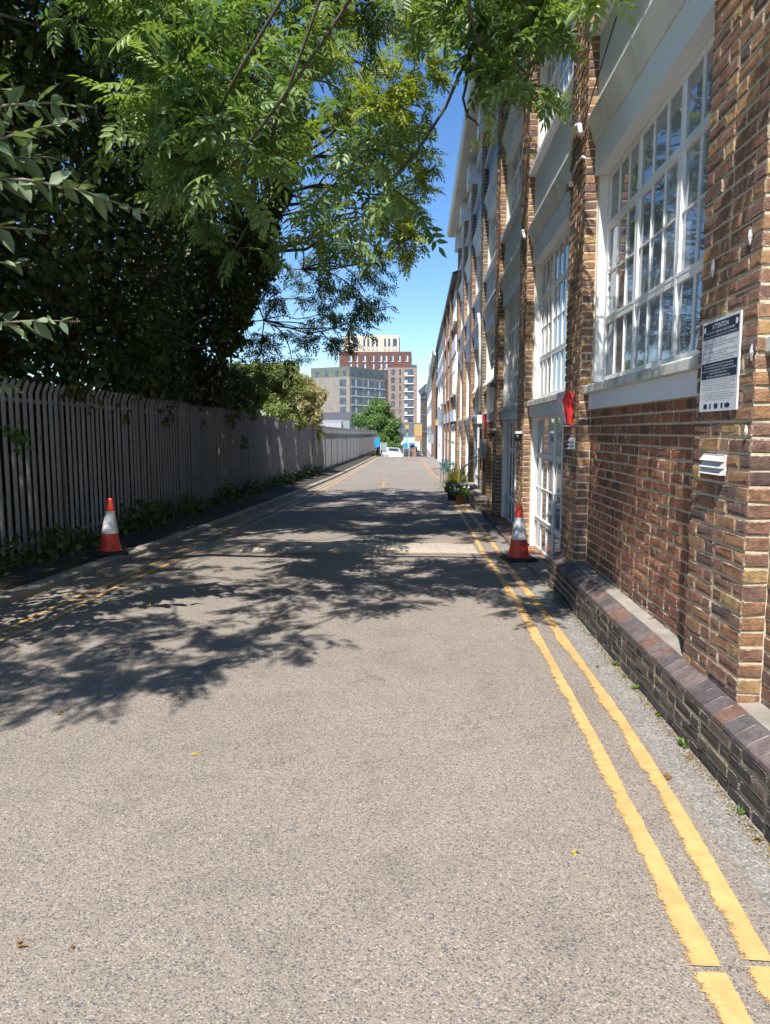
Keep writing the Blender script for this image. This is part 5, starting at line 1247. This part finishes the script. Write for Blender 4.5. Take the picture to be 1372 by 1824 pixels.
# ------------------------------------------------------------------ beyond the crest
# round green tree
def roundtree(x, y, z0, z1, rad, n, seed, label, mat, size, name='tree', cat='tree', lobes=34):
    t = thing(name, (x, y, g(y)), label, cat); rr = random.Random(seed)
    mb = MB(); mb.tube([(x, y, g(y) - .3), (x + .1, y, z0 + (z1 - z0) * .4), (x, y, z0 + (z1 - z0) * .8)], [rad * .07, rad * .05, .05], 8); mb.build('trunk', 'bark', t)
    bx = []; zc = z0 + (z1 - z0) * .42; hz = (z1 - z0) / 2
    for i in range(lobes):
        d = np.array([rr.gauss(0, 1), rr.gauss(0, 1), rr.gauss(0, 1)]); d /= np.linalg.norm(d); q = rr.uniform(.35, .85)
        s_ = rad * rr.uniform(.2, .34); bx.append((x + d[0] * q * rad, y + d[1] * q * rad, zc + d[2] * q * hz * 1.1, s_, s_, s_ * .75))
    leafmass('crown', bx, n, size, mat, t, T_simple(.7), seed, .5); return t
roundtree(-5.9, 100, -3.4, 7.3, 3.9, 46000, 101, 'round bright green tree beyond the end of the fence, before the flats', 'farleaf', .23, lobes=60)
roundtree(-3.2, 96, -3.5, 1.6, 1.7, 5000, 102, 'low green bush at the end of the lane, right of the round tree', 'farleaf', .25, 'bush', 'bush', 16)
roundtree(-.55, 92, -2.6, .1, .75, 1500, 103, 'dark purple-leaved bush by the brick gate pier', 'purple_leaf', .2, 'bush', 'bush', 10)
def block(name, x0, x1, y0, y1, z0, z1, label, cat, mat):
    t = thing(name, (x0, y0, z0), label, cat); mb = MB(); mb.box(x0, x1, y0, y1, z0, z1); mb.build('wall', mat, t); return t
def rwin(t, x0, x1, z0, z1, y, mat='far_glass', name='window', fr=.0):
    mb = MB(); mb.box(x0, x1, y - .08, y - .01, z0, z1)
    return mb.build(name, mat, t)
# block of flats far away
YD = 285.
TW = thing('apartment_tower', (-16, YD, -4), 'tall stepped apartment tower, cream top storeys over maroon and pinkish brick', 'building')
mb = MB(); mb.box(-29.9, -7.7, YD, YD + 16, 32.55, 39.0); mb.build('top_storeys', 'fb_cream', TW)
mb = MB(); mb.box(-31.1, -2.8, YD - 1.0, YD + 17, -6, 32.5); mb.build('maroon_storeys', 'fb_red', TW)
mb = MB(); mb.box(-11.8, -.5, YD - 3.0, YD + 15, -6, 26.2); mb.build('balcony_wing', 'fb_pink', TW)
mb = MB(); mb.box(-3.0, -.6, YD - 2.6, YD + 8, 26.21, 27.3); mb.build('roof_rail', 'far_glass', TW)
mb = MB(); mb.box(-21, -17.5, YD + 3, YD + 8, 39.003, 39.4); mb.build('roof_plant', 'metal_box', TW)
for x in (-25.5, -21.7, -20.1, -18.4, -16.7, -13.5, -11.9, -10.1):
    w_ = 1.6 if x in (-25.5, -10.1) else .75
    o = rwin(TW, x, x + w_, 33.1, 37.6, YD); q = MB(); q.box(x + .1, x + w_ - .1, YD - .1, YD - .085, 33.2, 34.6); q.build('pane', 'curtain', o)
for x in (-27.4, -24.7, -21.9, -18.3, -15.5, -13.5, -10.7, -8.0, -5.3):
    for z in (28.9, 25.9):
        if x > -11.8 and z < 26.5: continue
        w_ = 1.4 if int(x) % 2 else 1.1
        o = rwin(TW, x, x + w_, z, z + 2.1, YD - 1.0); q = MB(); q.box(x, x + w_, YD - 1.12, YD - 1.0, z - .35, z - .003); q.build('sill_panel', 'fb_cream', o)
        q = MB(); q.box(x + w_ * .5, x + w_ - .08, YD - 1.1, YD - 1.085, z + .1, z + 1.9); q.build('pane', 'curtain', o)
for k in range(4):
    rwin(TW, -13.4, -12.5, 22.8 - 3.05 * k, 24.8 - 3.05 * k, YD - 1.0)
for k in range(9):
    z = 23.4 - 3.05 * k
    rwin(TW, -10.6, -9.1, z, z + 2.1, YD - 3.0); rwin(TW, -7.5, -6.8, z, z + 2.1, YD - 3.0)
    o = rwin(TW, -5.3, -2.0, z - .1, z + 2.1, YD - 3.0, 'far_glass', 'balcony')
    q = MB(); q.box(-5.5, -1.8, YD - 3.35, YD - 3.02, z - .55, z - .2); q.build('slab', 'white_paint', o)
    q = MB(); q.box(-5.4, -4.2, YD - 3.13, YD - 3.09, z, z + 1.0); q.build('pane', 'curtain', o)
FLT = thing('apartment_block', (-25, 250, -4), 'lower block of flats with a grey-green attic storey, standing left before the tower', 'building')
YF = 250.
def quadbox(mb, p0, p1, dep, z0, z1):
    p0 = np.array(p0, float); p1 = np.array(p1, float); d = unit(p1 - p0); n_ = np.array([-d[1], d[0]])
    if n_[1] < 0: n_ = -n_
    q = [p0, p1, p1 + n_ * dep, p0 + n_ * dep]
    v = [(a[0], a[1], z0) for a in q] + [(a[0], a[1], z1) for a in q]
    mb.add(v, [(3, 2, 1, 0), (4, 5, 6, 7), (0, 1, 5, 4), (1, 2, 6, 5), (2, 3, 7, 6), (3, 0, 4, 7)])
pA, pB, pC = (-38.5, 257.), (-23.8, 250.), (-12.3, 268.)
mb = MB(); mb.add([(*pA, -6), (*pB, -6), (*pC, -6), (-30, 285, -6), (*pA, 20.4), (*pB, 20.4), (*pC, 20.4), (-30, 285, 20.4)], [(0, 1, 5, 4), (1, 2, 6, 5), (2, 3, 7, 6), (3, 0, 4, 7), (4, 5, 6, 7)]); mb.build('brick_storeys', 'fb_taupe', FLT)
def inset(p, c, k=.985): return (c[0] + (p[0] - c[0]) * k, c[1] + (p[1] - c[1]) * k)
cc = (-27, 265); a_, b_, c_2, d_ = [inset(p, cc) for p in (pA, pB, pC, (-30, 285))]
mb = MB(); mb.add([(*a_, 20.41), (*b_, 20.41), (*c_2, 20.41), (*d_, 20.41), (*a_, 23.9), (*b_, 23.9), (*c_2, 23.9), (*d_, 23.9)], [(0, 1, 5, 4), (1, 2, 6, 5), (2, 3, 7, 6), (3, 0, 4, 7), (4, 5, 6, 7)]); mb.build('attic_storey', 'fb_green', FLT)
def onface(p0, p1, s0, s1, z0, z1, off, name, mat, parent):
    p0 = np.array(p0, float); p1 = np.array(p1, float); d = unit(p1 - p0); n_ = np.array([d[1], -d[0]])
    a = p0 + d * s0; b = p0 + d * s1; mb = MB()
    q = [a + n_ * off, b + n_ * off, b - n_ * .02, a - n_ * .02]
    v = [(p[0], p[1], z0) for p in q] + [(p[0], p[1], z1) for p in q]
    mb.add(v, [(3, 2, 1, 0), (4, 5, 6, 7), (0, 1, 5, 4), (1, 2, 6, 5), (2, 3, 7, 6), (3, 0, 4, 7)]); return mb.build(name, mat, parent)
for k in range(6):
    z = 17.2 - 3.1 * k
    for s0 in (1.0, 8.2, 15.2):
        o = onface(pB, pC, s0, s0 + 5.9, z, z + 2.5, .06, 'window', 'far_glass', FLT)
        onface(pB, pC, s0 - .1, s0 + 6.0, z - .4, z - .15, .25, 'slab', 'fascia', o)
        onface(pB, pC, s0 + 2.2, s0 + 3.0, z + .1, z + 2.4, .1, 'pane', 'curtain', o)
    onface(pA, pB, 12.2, 14.8, z, z + 2.3, .06, 'window', 'far_glass', FLT)
for s0 in (1.2, 3.6, 5.4, 7.4, 9.0, 10.8, 12.6, 14.8, 17.0, 19.0): onface(b_, c_2, s0, s0 + 1.1, 20.9, 23.0, .06, 'window', 'far_glass', FLT)
for s0 in (2, 6, 10.3, 13.4): onface(a_, b_, s0, s0 + 1.2, 20.9, 22.6, .06, 'window', 'far_glass', FLT)
# station-like shed left of the round tree
SH = thing('shed_building', (-13, 115, g(115)), 'low grey building with a white curved front behind the fence end', 'building')
mb = MB(); mb.box(-16.5, -11.0, 115, 123, -4, 3.3); mb.build('wall', 'metal_box', SH)
mb = MB(); mb.prism([(113.6, 1.6), (113.9, 2.9), (115.2, 3.4), (115.2, 1.6)], 'x', -16.4, -12.2); mb.build('canopy', 'galv', SH)
mb = MB(); mb.prism([(115.1, 3.32), (124, 3.32), (119, 4.7)], 'x', -16.9, -10.9); mb.build('roof', 'slate', SH)
mb = MB(); mb.box(-15.3, -13.0, 113.4, 113.55, 1.7, 2.1); mb.build('name_board', 'sign_white', SH)
# grey shed and white house at the foot of the hill
WH = thing('white_cottage', (-3.5, 118, g(118)), 'low white building with slate roof and blue windows at the end of the lane', 'building')
mb = MB(); mb.box(-5.2, .3, 118, 124, -4.5, 1.2); mb.build('wall', 'white_paint', WH)
mb = MB(); mb.prism([(117.6, 1.203), (124.4, 1.203), (121, 3.0)], 'x', -5.6, .6); mb.build('roof', 'slate', WH)
for x in (-2.7, -1.5): rwin(WH, x, x + 1.0, -1.3, -.3, 118, 'blue_sign')
GS = thing('grey_shed', (-3.7, 108, g(108)), 'plain pale grey shed end between the round tree and the white cottage', 'building')
mb = MB(); mb.box(-4.9, -2.2, 108, 110, -4.4, .9); mb.build('wall', 'roughcast', GS); mb = MB(); mb.prism([(107.8, .903), (110.2, .903), (109, 1.3)], 'x', -5.0, -2.1); mb.build('roof', 'slate', GS)
# hoardings with bright colours
HB = thing('hoarding', (-.8, 104, g(104)), 'bright yellow and orange painted hoarding at the end of the terrace', 'hoarding')
mb = MB(); mb.box(-.55, .55, 104, 104.1, .9, 2.6); mb.box(-.5, -.4, 104.01, 104.09, -2.5, .898); mb.box(.4, .5, 104.01, 104.09, -2.5, .898); mb.build('board', 'yellow_board', HB)
mb = MB(); mb.box(-.4, .4, 103.9, 103.99, .1, .8); mb.build('panel', 'orange_board', HB)
HT = thing('street_sign', (-1.6, 100, g(100)), 'teal and yellow sign on a thin pole, left of the orange hoarding', 'sign')
mb = MB(); mb.box(-1.65, -1.45, 100, 100.08, -.2, 1.4); mb.build('panel', 'mural_teal', HT); mb = MB(); mb.box(-1.8, -1.3, 99.9, 99.98, 1.9, 2.5); mb.build('panel', 'yellow_board', HT)
mb = MB(); mb.tube([(-1.55, 100.15, -3), (-1.55, 100.15, 2.8)], .05, 6); mb.build('pole', 'pipe_dark', HT)
t = thing('lamp_post', (-2.2, 90, g(90)), 'thin grey lamp post in front of the white cottage', 'lamp post')
mb = MB(); mb.tube([(-2.2, 90, g(90)), (-2.2, 90, 3.6)], [.06, .04], 6); mb.build('pole', 'pipe_dark', t); mb = MB(); mb.box(-2.4, -2.0, 89.8, 90.2, 3.6, 3.72); mb.build('lantern', 'metal_box', t)
# gate pier with globe lamp
GPR = thing('gate_pier', (-.35, 86, g(86)), 'red brick gate pier topped by a round white globe lamp', 'gate pier')
mb = MB(); mb.box(-.65, -.25, 86, 86.4, g(86) - .1, -.45); mb.build('pier', 'brick_orange', GPR)
mb = MB(); mb.box(-.68, -.22, 85.97, 86.43, -.447, -.38); mb.build('cap', 'concrete', GPR)
mb = MB(); mb.lathe((-.18, 86.2, -.37), [(.02, 0), (.12, .05), (.19, .16), (.2, .24), (.16, .36), (.08, .42), (.01, .43)], 14); mb.build('globe', 'globe', GPR, smooth=True)
t = thing('planter_frame', (-1.3, 84, g(84)), 'pale timber frame standing before the purple bush', 'frame')
for x in (-1.75, -1.1): mb = MB(); mb.box(x, x + .1, 84, 84.1, g(84), -.45); mb.build('post', 'timber', t)
mb = MB(); mb.box(-1.8, -.95, 83.98, 84.12, -.447, -.37); mb.build('rail', 'timber', t)
# boards at the end of the fence
t = thing('information_board', (-4.2, 72, g(72)), 'bright blue board at the far end of the fence', 'sign')
mb = MB(); mb.box(-4.35, -3.85, 72, 72.05, .0, .92); mb.build('board', 'blue_sign', t)
mb = MB(); mb.box(-4.32, -4.27, 72.06, 72.1, -1.2, .9); mb.box(-3.93, -3.88, 72.06, 72.1, -1.2, .9); mb.build('post', 'post', t)
t = thing('information_board', (-3.6, 73, g(73)), 'grey board with pale frame beside the blue board', 'sign')
mb = MB(); mb.box(-3.83, -3.25, 73, 73.05, -.35, .42); mb.build('board', 'grey_sign', t)
mb = MB(); mb.box(-3.85, -3.80, 72.98, 73.07, -1.3, .46); mb.box(-3.27, -3.22, 72.98, 73.07, -1.3, .46); mb.build('post', 'pipe_white', t)
# parked cars
def car(x, y, rz, mat, label):
    t = thing('parked_car', (0, 0, 0), label, 'car', 'cars parked beyond the crest')
    pr = [(-2.1, .3), (-2.12, .62), (-2.0, .86), (-1.5, .95), (-.95, 1.38), (-.3, 1.46), (.5, 1.42), (1.1, 1.02), (1.85, .86), (2.1, .66), (2.12, .32)]
    mb = MB(); n = len(pr); V = []
    for yy_, k in ((-.86, 0), (-.80, 1), (.80, 1), (.86, 0)):
        for (a, b) in pr:
            kk = max(0, (b - .9)) * .28; V.append((a * (1 if k == 0 else 1), (abs(yy_) - kk) * (1 if yy_ > 0 else -1) if k == 0 else (abs(yy_) - kk) * (1 if yy_ > 0 else -1), b + (.02 if k else 0)))
    F = [(j * n + i, j * n + (i + 1) % n, (j + 1) * n + (i + 1) % n, (j + 1) * n + i) for j in range(3) for i in range(n)] + [tuple(range(n))[::-1], tuple(range(3 * n, 4 * n))]
    mb.add(V, F); mb.build('body', mat, t)
    mb = MB()
    mb.add([(1.12, -.66, 1.06), (1.12, .66, 1.06), (.56, .62, 1.42), (.56, -.62, 1.42)], [(0, 1, 2, 3)]); mb.add([(-1.5, -.66, 1.0), (-1.5, .66, 1.0), (-.98, .62, 1.40), (-.98, -.62, 1.40)], [(3, 2, 1, 0)])
    for s_ in (1, -1): mb.add([(-1.25, s_ * .86, 1.0), (.95, s_ * .86, 1.0), (.42, s_ * .735, 1.36), (-.85, s_ * .735, 1.36)], [(0, 1, 2, 3)])
    mb.build('windows', 'far_glass', t)
    for a in (-1.35, 1.35):
        for s_ in (1, -1):
            mb = MB(); mb.tube([(a, s_ * .70, .32), (a, s_ * .885, .32)], .32, 18); wh = mb.build('wheel', 'tyre', t); mb = MB(); mb.tube([(a, s_ * .886, .32), (a, s_ * .892, .32)], .2, 12); mb.build('rim', 'metal_box', wh)
    for s_ in (1, -1): mb = MB(); mb.box(2.06, 2.125, s_ * .62 - .15, s_ * .62 + .15, .66, .78); mb.build('headlight', 'globe', t)
    t.location = (x, y, g(y)); t.rotation_euler = (math.atan2(g(y + 1) - g(y - 1), 2), 0, rz); return t
car(-3.15, 85.5, R(-76), 'car_white', 'white parked car just beyond the crest, by the blue board')
car(-1.55, 88, R(-40), 'car_dark', 'dark grey parked car right of the white car')
# distant low treeline
def treeline():
    rg = np.random.default_rng(120); n = 16000; x = rg.uniform(-260, 120, n); y = rg.uniform(330, 360, n); z = -4 + rg.random(n) * (7 + 3 * np.sin(x * .07) + 2 * np.sin(x * .23)); P = np.stack([x, y, z], 1)
    o = scatter('treeline', P, unit(rg.normal(size=P.shape)), unit(rg.normal(size=P.shape) + [0, -1, 1]), rg.uniform(1.5, 3.5, n), T_simple(.8), 'farleaf', None)
    tag(o, 'distant low belt of trees behind the flats', 'trees', kind='stuff')
treeline()
for o in bpy.data.objects:
    if '_o' in o: del o['_o']
